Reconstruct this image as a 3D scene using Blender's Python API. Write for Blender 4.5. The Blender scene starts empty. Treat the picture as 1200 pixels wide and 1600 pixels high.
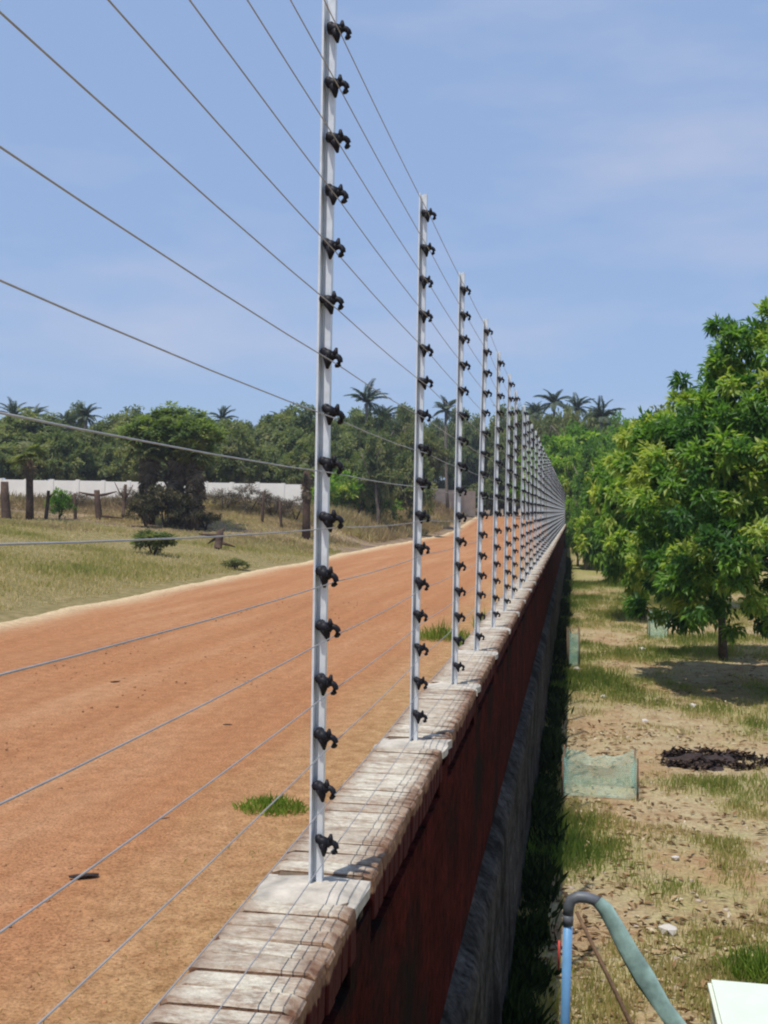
import bpy, bmesh, math, random
import numpy as np
from mathutils import Vector, Matrix, Euler
random.seed(7)
RNG = np.random.default_rng(11)
scene = bpy.context.scene
COL = scene.collection
PI = math.pi

# ------------------------------------------------------------------ camera
CAMZ = 3.1
YAW, PITCH, ROLL = math.radians(9.34), math.radians(-0.17), 0.016
cam_data = bpy.data.cameras.new('camera')
cam_data.sensor_fit = 'VERTICAL'
cam_data.sensor_height = 24.0
cam_data.sensor_width = 18.0
cam_data.lens = 27.0
cam_data.clip_start = 0.05
cam_data.clip_end = 4000
cam = bpy.data.objects.new('camera', cam_data)
COL.objects.link(cam)
cam.matrix_world = Matrix.Translation((0, 0, CAMZ)) @ (
    Matrix.Rotation(YAW, 4, 'Z') @ Matrix.Rotation(PI / 2 + PITCH, 4, 'X') @ Matrix.Rotation(ROLL, 4, 'Z'))
scene.camera = cam

# ------------------------------------------------------------------ sky and sun
HAZE = 0.0006                      # density of the air
SUN_EL = math.radians(68)
SUN_AZ = math.radians(64)          # direction the shadows run, from +X towards +Y
sdir = Vector((math.cos(SUN_EL) * math.cos(SUN_AZ), math.cos(SUN_EL) * math.sin(SUN_AZ), -math.sin(SUN_EL)))
world = bpy.data.worlds.new('World')
scene.world = world
world.use_nodes = True
wn, wl = world.node_tree.nodes, world.node_tree.links
wn.clear()
w_out = wn.new('ShaderNodeOutputWorld')
w_bg = wn.new('ShaderNodeBackground')
w_bg.inputs['Strength'].default_value = 0.15
sky = wn.new('ShaderNodeTexSky')
sky.sky_type = 'NISHITA'
sky.sun_disc = False
sky.sun_elevation = SUN_EL
sky.sun_rotation = math.atan2(-sdir.x, -sdir.y)
sky.altitude = 0
sky.air_density = 1.0
sky.dust_density = 0.3
sky.ozone_density = 3.0
# thin high cloud drifting over the blue
w_tc = wn.new('ShaderNodeTexCoord')
w_map = wn.new('ShaderNodeMapping')
w_map.inputs['Scale'].default_value = (1.6, 1.6, 6.0)
w_map.inputs['Location'].default_value = (0.42, 0.1, 0.25)
w_noise = wn.new('ShaderNodeTexNoise')
w_noise.inputs['Scale'].default_value = 1.5
w_noise.inputs['Detail'].default_value = 6
w_noise.inputs['Roughness'].default_value = 0.55
w_ramp = wn.new('ShaderNodeValToRGB')
w_ramp.color_ramp.elements[0].position = 0.47
w_ramp.color_ramp.elements[0].color = (0, 0, 0, 1)
w_ramp.color_ramp.elements[1].position = 0.78
w_ramp.color_ramp.elements[1].color = (0.62, 0.62, 0.62, 1)
w_mix = wn.new('ShaderNodeMixRGB')
w_mix.inputs['Color2'].default_value = (4.2, 4.3, 5.2, 1)
w_tint = wn.new('ShaderNodeMixRGB')
w_tint.blend_type = 'MULTIPLY'
w_tint.inputs['Fac'].default_value = 1.0
w_tint.inputs['Color2'].default_value = (1.0, 1.0, 1.0, 1)
wl.new(w_tc.outputs['Generated'], w_map.inputs['Vector'])
wl.new(w_map.outputs['Vector'], w_noise.inputs['Vector'])
wl.new(w_noise.outputs['Fac'], w_ramp.inputs['Fac'])
wl.new(w_ramp.outputs['Color'], w_mix.inputs['Fac'])
wl.new(sky.outputs['Color'], w_tint.inputs['Color1'])
w_even = wn.new('ShaderNodeMixRGB')          # moist tropical air: an even pale blue over the clear-sky gradient
w_even.inputs['Fac'].default_value = 0.82
w_even.inputs['Color2'].default_value = (2.1, 3.0, 4.85, 1)
wl.new(w_tint.outputs['Color'], w_even.inputs['Color1'])
wl.new(w_even.outputs['Color'], w_mix.inputs['Color1'])
wl.new(w_mix.outputs['Color'], w_bg.inputs['Color'])
wl.new(w_bg.outputs['Background'], w_out.inputs['Surface'])

sun_data = bpy.data.lights.new('sun', 'SUN')
sun_data.energy = 4.2
sun_data.angle = math.radians(0.5)
sun_data.color = (1.0, 0.95, 0.87)
sun = bpy.data.objects.new('sun', sun_data)
COL.objects.link(sun)
sun.rotation_euler = sdir.to_track_quat('-Z', 'Y').to_euler()
sun.location = (0, 0, 60)

vs = scene.view_settings
vs.view_transform = 'Standard'
vs.look = 'None'
vs.gamma = 1.0
vs.exposure = 0.0
vs.use_curve_mapping = False
scene.cycles.max_bounces = 8
scene.cycles.transparent_max_bounces = 12
scene.cycles.filter_width = 2.1


# ------------------------------------------------------------------ helpers
def h2(ix, iy, seed):
    n = (ix.astype(np.int64) * 374761393 + iy.astype(np.int64) * 668265263 + seed * 974634777) & 0x7fffffff
    n = ((n ^ (n >> 13)) * 1274126177) & 0x7fffffff
    n = (n ^ (n >> 16)) & 0xffff
    return n / 65535.0


def vnoise(x, y, s, seed=0):
    x = np.asarray(x, float) / s
    y = np.asarray(y, float) / s
    ix, iy = np.floor(x), np.floor(y)
    fx, fy = x - ix, y - iy
    fx, fy = fx * fx * (3 - 2 * fx), fy * fy * (3 - 2 * fy)
    a, b = h2(ix, iy, seed), h2(ix + 1, iy, seed)
    c, d = h2(ix, iy + 1, seed), h2(ix + 1, iy + 1, seed)
    return (a * (1 - fx) + b * fx) * (1 - fy) + (c * (1 - fx) + d * fx) * fy


def fbm(x, y, s, seed=0, o=4):
    t, a, n = 0, 1.0, 0
    for k in range(o):
        t = t + a * vnoise(x, y, s / 2 ** k, seed + k * 17)
        n += a
        a *= 0.5
    return t / n


def sm(t):
    t = np.clip(t, 0, 1)
    return t * t * (3 - 2 * t)


def ground_z(X, Y, rough=True):
    X = np.asarray(X, float)
    Y = np.asarray(Y, float)
    d = np.clip((-9.4 - X) / 32, 0, 1)
    zl = 1.1 + 1.95 * (1 - (1 - d) ** 2) + 1.1 * sm((Y - 45) / 20) * sm((-10.5 - X) / 4) * (1 - 0.6 * sm((-X - 18) / 10))
    zr = 1.1 * sm((Y - 55) / 27)
    z = np.where(X < -0.56, zl, zr) + 1.35 * sm((Y - 84) / 38)
    if rough:
        fade = np.clip((-10.2 - X) / 2, 0, 1) + np.clip((X + 0.3) / 0.6, 0, 1)
        z = z + fade * (0.10 * (fbm(X, Y, 2.2, 3) - 0.5) + 0.05 * (fbm(X, Y, 0.6, 9, 3) - 0.5))
    return z


def gz(x, y):
    return float(ground_z(np.array([x]), np.array([y]))[0])


def spot(px, dist):
    """ground position at a compass bearing (photo column px) and a distance"""
    b = math.atan((px - 600) / 1800) - YAW
    x, y = dist * math.sin(b), dist * math.cos(b)
    return x, y, gz(x, y)


def height_at(px, py, dist):
    """height above datum that a thing at this bearing and distance reaches"""
    dx, dy = px - 600, py - 800
    u = dy - 0.016 * dx
    return CAMZ - dist * (u + 5.3) / math.hypot(1800, dx)


def setp(o, label=None, cat=None, group=None, kind=None):
    if label: o['label'] = label
    if cat: o['category'] = cat
    if group: o['group'] = group
    if kind: o['kind'] = kind
    return o


def empty(name, loc=(0, 0, 0), rz=0, label=None, cat=None, group=None):
    o = bpy.data.objects.new(name, None)
    COL.objects.link(o)
    o.empty_display_size = 0.1
    o.location = loc
    o.rotation_euler = (0, 0, rz)
    return setp(o, label, cat, group)


def place(name, mesh, parent=None, loc=(0, 0, 0), rot=(0, 0, 0), scale=(1, 1, 1), **kw):
    o = bpy.data.objects.new(name, mesh)
    COL.objects.link(o)
    o.parent = parent
    o.location = loc
    o.rotation_euler = rot
    o.scale = scale
    return setp(o, **kw)


class MB:
    def __init__(self):
        self.v, self.f, self.m = [], [], []

    def add(self, vs_, fs_, mi=0):
        n = len(self.v)
        self.v += [tuple(p) for p in vs_]
        self.f += [tuple(i + n for i in f) for f in fs_]
        self.m += [mi] * len(fs_)

    def box(self, c, s, mi=0, jit=0.0, rot=None):
        vs_ = []
        for dx in (-1, 1):
            for dy in (-1, 1):
                for dz in (-1, 1):
                    p = Vector((dx * s[0] / 2, dy * s[1] / 2, dz * s[2] / 2))
                    if jit:
                        p += Vector([random.uniform(-jit, jit) for _ in range(3)])
                    if rot is not None:
                        p = rot @ p
                    vs_.append(p + Vector(c))
        fs_ = [(0, 1, 3, 2), (4, 6, 7, 5), (0, 4, 5, 1), (2, 3, 7, 6), (0, 2, 6, 4), (1, 5, 7, 3)]
        self.add(vs_, fs_, mi)

    def tube(self, pts, radii, n=8, mi=0, caps=True, flat=1.0, up=(0, 0, 1)):
        pts = [Vector(p) for p in pts]
        if not hasattr(radii, '__len__'):
            radii = [radii] * len(pts)
        rings = []
        up = Vector(up)
        for i, p in enumerate(pts):
            t = (pts[min(i + 1, len(pts) - 1)] - pts[max(i - 1, 0)]).normalized()
            a = t.cross(up)
            if a.length < 0.05:
                a = t.cross(Vector((1, 0, 0)))
            a.normalize()
            b = a.cross(t).normalized()
            rings.append([p + (a * math.cos(2 * PI * k / n) + b * math.sin(2 * PI * k / n) * flat) * radii[i] for k in range(n)])
        vs_ = [q for r in rings for q in r]
        fs_ = []
        for i in range(len(pts) - 1):
            for k in range(n):
                fs_.append((i * n + k, i * n + (k + 1) % n, (i + 1) * n + (k + 1) % n, (i + 1) * n + k))
        if caps:
            fs_.append(tuple(range(n - 1, -1, -1)))
            fs_.append(tuple((len(pts) - 1) * n + k for k in range(n)))
        self.add(vs_, fs_, mi)

    def mesh(self, name, mats, smooth=False):
        me = bpy.data.meshes.new(name)
        me.from_pydata(self.v, [], self.f)
        for m in (mats if isinstance(mats, (list, tuple)) else [mats]):
            me.materials.append(m)
        if any(self.m):
            me.polygons.foreach_set('material_index', self.m)
        if smooth:
            me.polygons.foreach_set('use_smooth', [True] * len(self.f))
        me.update()
        return me


def tri_mesh(name, verts, tris, mat, rnd=None, smooth=False):
    me = bpy.data.meshes.new(name)
    me.vertices.add(len(verts))
    me.vertices.foreach_set('co', np.ascontiguousarray(verts, np.float32).ravel())
    k = tris.shape[1]
    me.loops.add(len(tris) * k)
    me.loops.foreach_set('vertex_index', np.ascontiguousarray(tris, np.int32).ravel())
    me.polygons.add(len(tris))
    me.polygons.foreach_set('loop_start', np.arange(0, len(tris) * k, k, dtype=np.int32))
    me.update(calc_edges=True)
    if rnd is not None:
        a = me.attributes.new('rnd', 'FLOAT', 'POINT')
        a.data.foreach_set('value', np.ascontiguousarray(rnd, np.float32))
    if smooth:
        me.polygons.foreach_set('use_smooth', [True] * len(tris))
    me.materials.append(mat)
    me.validate()
    return me


def norm(a):
    return a / np.maximum(np.linalg.norm(a, axis=1, keepdims=True), 1e-6)


def leaves(name, pos, axis, nrm, L, W, rnd, mat, fold=0.25):
    """one folded four-cornered leaf per row"""
    axis = norm(axis)
    side = norm(np.cross(axis, nrm))
    up = norm(np.cross(side, axis))
    L, W = L[:, None], W[:, None]
    mid = pos + axis * L * 0.45
    v = np.empty((len(pos), 4, 3))
    v[:, 0] = pos
    v[:, 1] = mid + side * W / 2 + up * W * fold
    v[:, 2] = pos + axis * L - up * L * 0.12
    v[:, 3] = mid - side * W / 2 + up * W * fold
    i = np.arange(len(pos))[:, None] * 4
    tris = np.concatenate([i + [0, 1, 2], i + [0, 2, 3]], 0)
    return tri_mesh(name, v.reshape(-1, 3), tris, mat, np.repeat(rnd, 4))


# ------------------------------------------------------------------ materials
WTOP = 2.27            # top of the wall
XL, XR = -0.676, -0.433   # its two faces


def new_mat(name):
    m = bpy.data.materials.new(name)
    m.use_nodes = True
    nt = m.node_tree
    b = nt.nodes['Principled BSDF']
    return m, nt, b


def N(nt, t, **kw):
    n = nt.nodes.new(t)
    for k, v in kw.items():
        if k in n.inputs:
            n.inputs[k].default_value = v
        else:
            setattr(n, k, v)
    return n


def ramp(nt, stops, src=None):
    r = nt.nodes.new('ShaderNodeValToRGB')
    e = r.color_ramp.elements
    while len(e) < len(stops):
        e.new(0.5)
    for i, (p, c) in enumerate(stops):
        e[i].position = p
        e[i].color = (*c, 1) if len(c) == 3 else c
    if src is not None:
        nt.links.new(src, r.inputs['Fac'])
    return r


def noise(nt, scale, detail=4, rough=0.55, vec=None, dist=0.0):
    n = N(nt, 'ShaderNodeTexNoise', Scale=scale, Detail=detail, Roughness=rough, Distortion=dist)
    if vec is not None:
        nt.links.new(vec, n.inputs['Vector'])
    return n


def mixc(nt, fac, a, b, mode='MIX'):
    m = nt.nodes.new('ShaderNodeMixRGB')
    m.blend_type = mode
    for s, k in ((fac, 'Fac'), (a, 'Color1'), (b, 'Color2')):
        if hasattr(s, 'is_output'):
            nt.links.new(s, m.inputs[k])
        elif isinstance(s, (int, float)):
            m.inputs[k].default_value = s if k == 'Fac' else (s, s, s, 1)
        else:
            m.inputs[k].default_value = (*s, 1)
    return m.outputs['Color']


def mth(nt, op, a, b=0.0, clamp=False):
    m = nt.nodes.new('ShaderNodeMath')
    m.operation = op
    m.use_clamp = clamp
    for i, s in enumerate((a, b)):
        if hasattr(s, 'is_output'):
            nt.links.new(s, m.inputs[i])
        else:
            m.inputs[i].default_value = s
    return m.outputs[0]


def bump(nt, b, src, strength=0.4, dist=0.02):
    n = N(nt, 'ShaderNodeBump', Strength=strength, Distance=dist)
    nt.links.new(src, n.inputs['Height'])
    nt.links.new(n.outputs['Normal'], b.inputs['Normal'])


def geo_pos(nt):
    return nt.nodes.new('ShaderNodeNewGeometry').outputs['Position']


def simple(name, col, rough=0.7, metal=0.0, var=0.25, scale=12, bmp=0.0, spec=None):
    m, nt, b = new_mat(name)
    tc = nt.nodes.new('ShaderNodeTexCoord')
    n = noise(nt, scale, 5, 0.6, tc.outputs['Object'])
    lo = tuple(c * (1 - var) for c in col)
    hi = tuple(min(1, c * (1 + var)) for c in col)
    r = ramp(nt, [(0.3, lo), (0.7, hi)], n.outputs['Fac'])
    nt.links.new(r.outputs['Color'], b.inputs['Base Color'])
    b.inputs['Roughness'].default_value = rough
    b.inputs['Metallic'].default_value = metal
    if spec is not None:
        b.inputs['Specular IOR Level'].default_value = spec
    if bmp:
        bump(nt, b, n.outputs['Fac'], bmp)
    return m


def leaf_mat(name, stops, trans=0.3, rough=0.5, tr_gain=1.6, spec=0.35):
    m, nt, b = new_mat(name)
    at = nt.nodes.new('ShaderNodeAttribute')
    at.attribute_name = 'rnd'
    oi = nt.nodes.new('ShaderNodeObjectInfo')
    f = mth(nt, 'ADD', at.outputs['Fac'], mth(nt, 'MULTIPLY', mth(nt, 'SUBTRACT', oi.outputs['Random'], 0.5), 0.35), True)
    r = ramp(nt, stops, f)
    nt.links.new(r.outputs['Color'], b.inputs['Base Color'])
    b.inputs['Roughness'].default_value = rough
    b.inputs['Specular IOR Level'].default_value = spec
    t = nt.nodes.new('ShaderNodeBsdfTranslucent')
    tc = mixc(nt, 1.0, r.outputs['Color'], (tr_gain, tr_gain * 1.05, tr_gain * 0.5), 'MULTIPLY')
    nt.links.new(tc, t.inputs['Color'])
    mx = nt.nodes.new('ShaderNodeMixShader')
    mx.inputs['Fac'].default_value = trans
    nt.links.new(b.outputs['BSDF'], mx.inputs[1])
    nt.links.new(t.outputs['BSDF'], mx.inputs[2])
    nt.links.new(mx.outputs['Shader'], nt.nodes['Material Output'].inputs['Surface'])
    return m


M = {}
M['mango'] = leaf_mat('mango_leaf', [(0.0, (0.02, 0.07, 0.018)), (0.45, (0.075, 0.175, 0.03)), (0.8, (0.18, 0.31, 0.042)), (1.0, (0.34, 0.40, 0.085))], 0.45, 0.42)
M['bright'] = leaf_mat('bright_leaf', [(0.0, (0.035, 0.10, 0.018)), (0.5, (0.14, 0.27, 0.032)), (0.85, (0.28, 0.40, 0.055)), (1.0, (0.42, 0.46, 0.10))], 0.48, 0.5)
M['olive'] = leaf_mat('olive_leaf', [(0.0, (0.07, 0.10, 0.035)), (0.5, (0.125, 0.15, 0.05)), (1.0, (0.22, 0.22, 0.09))], 0.35, 0.6)
M['far'] = leaf_mat('distant_leaf', [(0.0, (0.075, 0.105, 0.045)), (0.5, (0.15, 0.185, 0.075)), (1.0, (0.27, 0.28, 0.13))], 0.4, 0.65, spec=0.2)
M['clumpgreen'] = leaf_mat('clump_leaf', [(0.0, (0.055, 0.095, 0.025)), (0.5, (0.14, 0.20, 0.045)), (1.0, (0.28, 0.33, 0.09))], 0.42, 0.6)
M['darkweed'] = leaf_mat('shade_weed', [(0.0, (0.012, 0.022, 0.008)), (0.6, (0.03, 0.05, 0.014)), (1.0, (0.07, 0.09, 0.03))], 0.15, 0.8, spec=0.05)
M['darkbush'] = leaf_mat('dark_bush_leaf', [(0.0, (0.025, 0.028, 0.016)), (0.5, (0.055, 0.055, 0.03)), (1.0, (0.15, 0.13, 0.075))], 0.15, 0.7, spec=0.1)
M['palm'] = leaf_mat('palm_leaf', [(0.0, (0.025, 0.05, 0.03)), (0.5, (0.05, 0.08, 0.042)), (1.0, (0.09, 0.12, 0.06))], 0.2, 0.5)
M['dead'] = leaf_mat('dead_frond', [(0.0, (0.07, 0.05, 0.035)), (0.5, (0.15, 0.115, 0.075)), (1.0, (0.26, 0.21, 0.14))], 0.15, 0.8, 1.0, spec=0.1)
M['char'] = leaf_mat('burnt_leaf', [(0.0, (0.012, 0.009, 0.009)), (0.7, (0.045, 0.03, 0.026)), (1.0, (0.12, 0.085, 0.06))], 0.05, 0.9, 1.0, spec=0.1)
M['brushgrass'] = leaf_mat('tan_grass', [(0.0, (0.36, 0.26, 0.17)), (0.5, (0.60, 0.47, 0.27)), (1.0, (0.62, 0.57, 0.28))], 0.45, 0.9, 1.1, spec=0.1)
M['litter'] = leaf_mat('fallen_leaf', [(0.0, (0.09, 0.05, 0.025)), (0.5, (0.28, 0.17, 0.085)), (0.85, (0.48, 0.36, 0.21)), (1.0, (0.62, 0.55, 0.42))], 0.1, 0.85, 1.0, spec=0.1)
M['brush'] = leaf_mat('dry_brush', [(0.0, (0.10, 0.08, 0.07)), (0.5, (0.20, 0.165, 0.14)), (1.0, (0.33, 0.28, 0.22))], 0.15, 0.9, 1.0, spec=0.1)
M['grass'] = leaf_mat('grass_blade', [(0.0, (0.15, 0.22, 0.045)), (0.35, (0.30, 0.32, 0.09)), (0.7, (0.46, 0.38, 0.17)), (1.0, (0.62, 0.50, 0.30))], 0.45, 0.7, 1.4, spec=0.15)
M['green_grass'] = leaf_mat('fresh_grass', [(0.0, (0.16, 0.26, 0.035)), (0.6, (0.30, 0.40, 0.07)), (1.0, (0.46, 0.46, 0.16))], 0.45, 0.6, 1.3, spec=0.2)
M['bark'] = simple('bark', (0.085, 0.06, 0.042), 0.9, 0, 0.45, 9, 0.6)
M['greybark'] = simple('grey_bark', (0.17, 0.14, 0.115), 0.9, 0, 0.4, 7, 0.6)
M['redbark'] = simple('reddish_trunk', (0.075, 0.045, 0.03), 0.95, 0, 0.5, 8, 0.6)
M['steel'] = simple('galvanised_steel', (0.72, 0.75, 0.77), 0.4, 0.25, 0.10, 40, 0.05)
M['black'] = simple('black_insulator', (0.008, 0.008, 0.012), 0.55, 0, 0.3, 30, 0, 0.25)
M['wire'] = simple('fence_wire', (0.36, 0.35, 0.35), 0.5, 0.3, 0.15, 30, 0)
M['cement'] = simple('pale_cement', (0.43, 0.385, 0.32), 0.9, 0, 0.35, 14, 0.5)
M['stone'] = simple('pale_stone', (0.55, 0.51, 0.45), 0.9, 0, 0.25, 25, 0.3)
M['bluepipe'] = simple('blue_plastic', (0.16, 0.36, 0.62), 0.4, 0, 0.12, 10, 0)
M['greypipe'] = simple('grey_plastic', (0.10, 0.11, 0.125), 0.5, 0, 0.2, 12, 0)
M['redtape'] = simple('red_tape', (0.55, 0.07, 0.05), 0.5, 0, 0.15, 20, 0)
M['hose'] = simple('green_hose', (0.25, 0.37, 0.33), 0.5, 0, 0.45, 9, 0.15)
M['stick'] = simple('brown_stick', (0.17, 0.10, 0.055), 0.85, 0, 0.35, 25, 0.3)
M['white'] = simple('white_box', (0.66, 0.72, 0.61), 0.55, 0, 0.05, 6, 0.05)
M['wallwhite'] = simple('whitewashed_wall', (0.86, 0.82, 0.74), 0.9, 0, 0.08, 1.3, 0.2)
M['wallgrey'] = simple('grey_block_wall', (0.50, 0.45, 0.40), 0.9, 0, 0.2, 1.5, 0.2)
M['mulch'] = simple('burnt_mulch', (0.035, 0.022, 0.02), 0.95, 0, 0.6, 10, 0.8)
M['bluesheet'] = simple('blue_sheet', (0.35, 0.50, 0.58), 0.6, 0, 0.15, 9, 0.1)


def net_mat():
    m, nt, b = new_mat('green_shade_net')
    tc = nt.nodes.new('ShaderNodeTexCoord')
    n = noise(nt, 9, 4, 0.6, tc.outputs['Object'])
    r = ramp(nt, [(0.3, (0.30, 0.60, 0.48)), (0.7, (0.52, 0.78, 0.66))], n.outputs['Fac'])
    nt.links.new(r.outputs['Color'], b.inputs['Base Color'])
    b.inputs['Roughness'].default_value = 0.6
    w = N(nt, 'ShaderNodeTexWave', Scale=14.0, Distortion=1.5)
    w.bands_direction = 'Z'
    nt.links.new(tc.outputs['Object'], w.inputs['Vector'])
    tr = nt.nodes.new('ShaderNodeBsdfTransparent')
    f = mth(nt, 'ADD', mth(nt, 'MULTIPLY', n.outputs['Fac'], 0.52), mth(nt, 'MULTIPLY', w.outputs['Fac'], 0.12), True)
    mx = nt.nodes.new('ShaderNodeMixShader')
    nt.links.new(f, mx.inputs['Fac'])
    nt.links.new(tr.outputs['BSDF'], mx.inputs[1])
    nt.links.new(b.outputs['BSDF'], mx.inputs[2])
    nt.links.new(mx.outputs['Shader'], nt.nodes['Material Output'].inputs['Surface'])
    return m


M['net'] = net_mat()


def ground_mat():
    m, nt, b = new_mat('dry_ground')
    P = geo_pos(nt)
    g = nt.nodes.new('ShaderNodeAttribute'); g.attribute_name = 'grass'
    fd = nt.nodes.new('ShaderNodeAttribute'); fd.attribute_name = 'field'
    n1 = noise(nt, 0.55, 5, 0.6, P)
    n2 = noise(nt, 3.5, 5, 0.65, P)
    n3 = noise(nt, 22, 4, 0.7, P)
    soil = ramp(nt, [(0.28, (0.27, 0.165, 0.095)), (0.45, (0.43, 0.325, 0.185)), (0.7, (0.58, 0.475, 0.305))], n2.outputs['Fac'])
    red = mixc(nt, ramp(nt, [(0.48, (0, 0, 0)), (0.62, (0.5, 0.5, 0.5))], n1.outputs['Fac']).outputs['Color'], soil.outputs['Color'], (0.40, 0.21, 0.10))
    gr = ramp(nt, [(0.25, (0.17, 0.19, 0.05)), (0.5, (0.30, 0.29, 0.095)), (0.75, (0.46, 0.40, 0.17))], n3.outputs['Fac'])
    fac = mth(nt, 'ADD', g.outputs['Fac'], mth(nt, 'MULTIPLY', mth(nt, 'SUBTRACT', n2.outputs['Fac'], 0.5), 1.6), True)
    yard = mixc(nt, fac, red, gr.outputs['Color'])
    fld = ramp(nt, [(0.3, (0.16, 0.135, 0.055)), (0.5, (0.26, 0.21, 0.09)), (0.7, (0.37, 0.29, 0.145))], n2.outputs['Fac'])
    dry = ramp(nt, [(0.35, (0.17, 0.115, 0.09)), (0.6, (0.33, 0.24, 0.14))], n1.outputs['Fac'])
    dr = nt.nodes.new('ShaderNodeAttribute'); dr.attribute_name = 'bare'
    f2 = mixc(nt, dr.outputs['Fac'], fld.outputs['Color'], dry.outputs['Color'])
    col = mixc(nt, fd.outputs['Fac'], yard, f2)
    fine = ramp(nt, [(0.3, (0.72, 0.72, 0.72)), (0.7, (1.22, 1.22, 1.22))], n3.outputs['Fac'])
    col = mixc(nt, 1.0, col, fine.outputs['Color'], 'MULTIPLY')
    nt.links.new(col, b.inputs['Base Color'])
    b.inputs['Roughness'].default_value = 0.95
    b.inputs['Specular IOR Level'].default_value = 0.1
    bump(nt, b, mth(nt, 'ADD', n3.outputs['Fac'], n2.outputs['Fac']), 0.9, 0.05)
    return m


def road_mat():
    m, nt, b = new_mat('laterite_road')
    P = geo_pos(nt)
    sx = nt.nodes.new('ShaderNodeSeparateXYZ')
    nt.links.new(P, sx.inputs[0])
    mp = nt.nodes.new('ShaderNodeMapping')
    mp.inputs['Scale'].default_value = (1.0, 0.06, 1.0)
    nt.links.new(P, mp.inputs['Vector'])
    n0 = noise(nt, 2.0, 6, 0.65, mp.outputs['Vector'])      # long streaks along the road
    n1 = noise(nt, 0.7, 4, 0.6, P)
    n2 = noise(nt, 7, 6, 0.7, P)
    n3 = noise(nt, 60, 4, 0.75, P)
    base = ramp(nt, [(0.30, (0.36, 0.165, 0.076)), (0.5, (0.42, 0.205, 0.098)), (0.70, (0.48, 0.265, 0.14))], n0.outputs['Fac'])
    c = mixc(nt, ramp(nt, [(0.42, (0, 0, 0)), (0.68, (0.55, 0.55, 0.55))], n1.outputs['Fac']).outputs['Color'], base.outputs['Color'], (0.41, 0.185, 0.082))
    # straw coloured verge next to the wall
    e = mth(nt, 'ADD', sx.outputs['X'], mth(nt, 'MULTIPLY', mth(nt, 'SUBTRACT', n1.outputs['Fac'], 0.5), 1.6))
    v = nt.nodes.new('ShaderNodeMapRange')
    v.inputs['From Min'].default_value = -2.5
    v.inputs['From Max'].default_value = -1.1
    nt.links.new(e, v.inputs['Value'])
    straw = ramp(nt, [(0.3, (0.33, 0.21, 0.085)), (0.7, (0.52, 0.39, 0.20))], n2.outputs['Fac'])
    c = mixc(nt, mth(nt, 'MULTIPLY', v.outputs['Result'], 0.8), c, straw.outputs['Color'])
    # pale sandy lip along the field
    e2 = mth(nt, 'ADD', sx.outputs['X'], mth(nt, 'MULTIPLY', mth(nt, 'SUBTRACT', n2.outputs['Fac'], 0.5), 0.25))
    at = nt.nodes.new('ShaderNodeAttribute'); at.attribute_name = 'lip'
    c = mixc(nt, mth(nt, 'MULTIPLY', at.outputs['Fac'], 0.9), c, (0.66, 0.54, 0.34))
    f = ramp(nt, [(0.32, (0.50, 0.46, 0.44)), (0.5, (1.0, 1.0, 1.0)), (0.70, (1.35, 1.32, 1.3))], n3.outputs['Fac'])
    c = mixc(nt, 1.0, c, f.outputs['Color'], 'MULTIPLY')
    f2 = ramp(nt, [(0.3, (0.8, 0.78, 0.76)), (0.7, (1.15, 1.15, 1.15))], n2.outputs['Fac'])
    c = mixc(nt, 1.0, c, f2.outputs['Color'], 'MULTIPLY')
    nt.links.new(c, b.inputs['Base Color'])
    b.inputs['Roughness'].default_value = 0.95
    b.inputs['Specular IOR Level'].default_value = 0.08
    bump(nt, b, mth(nt, 'ADD', n3.outputs['Fac'], n2.outputs['Fac']), 0.8, 0.02)
    return m


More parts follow.
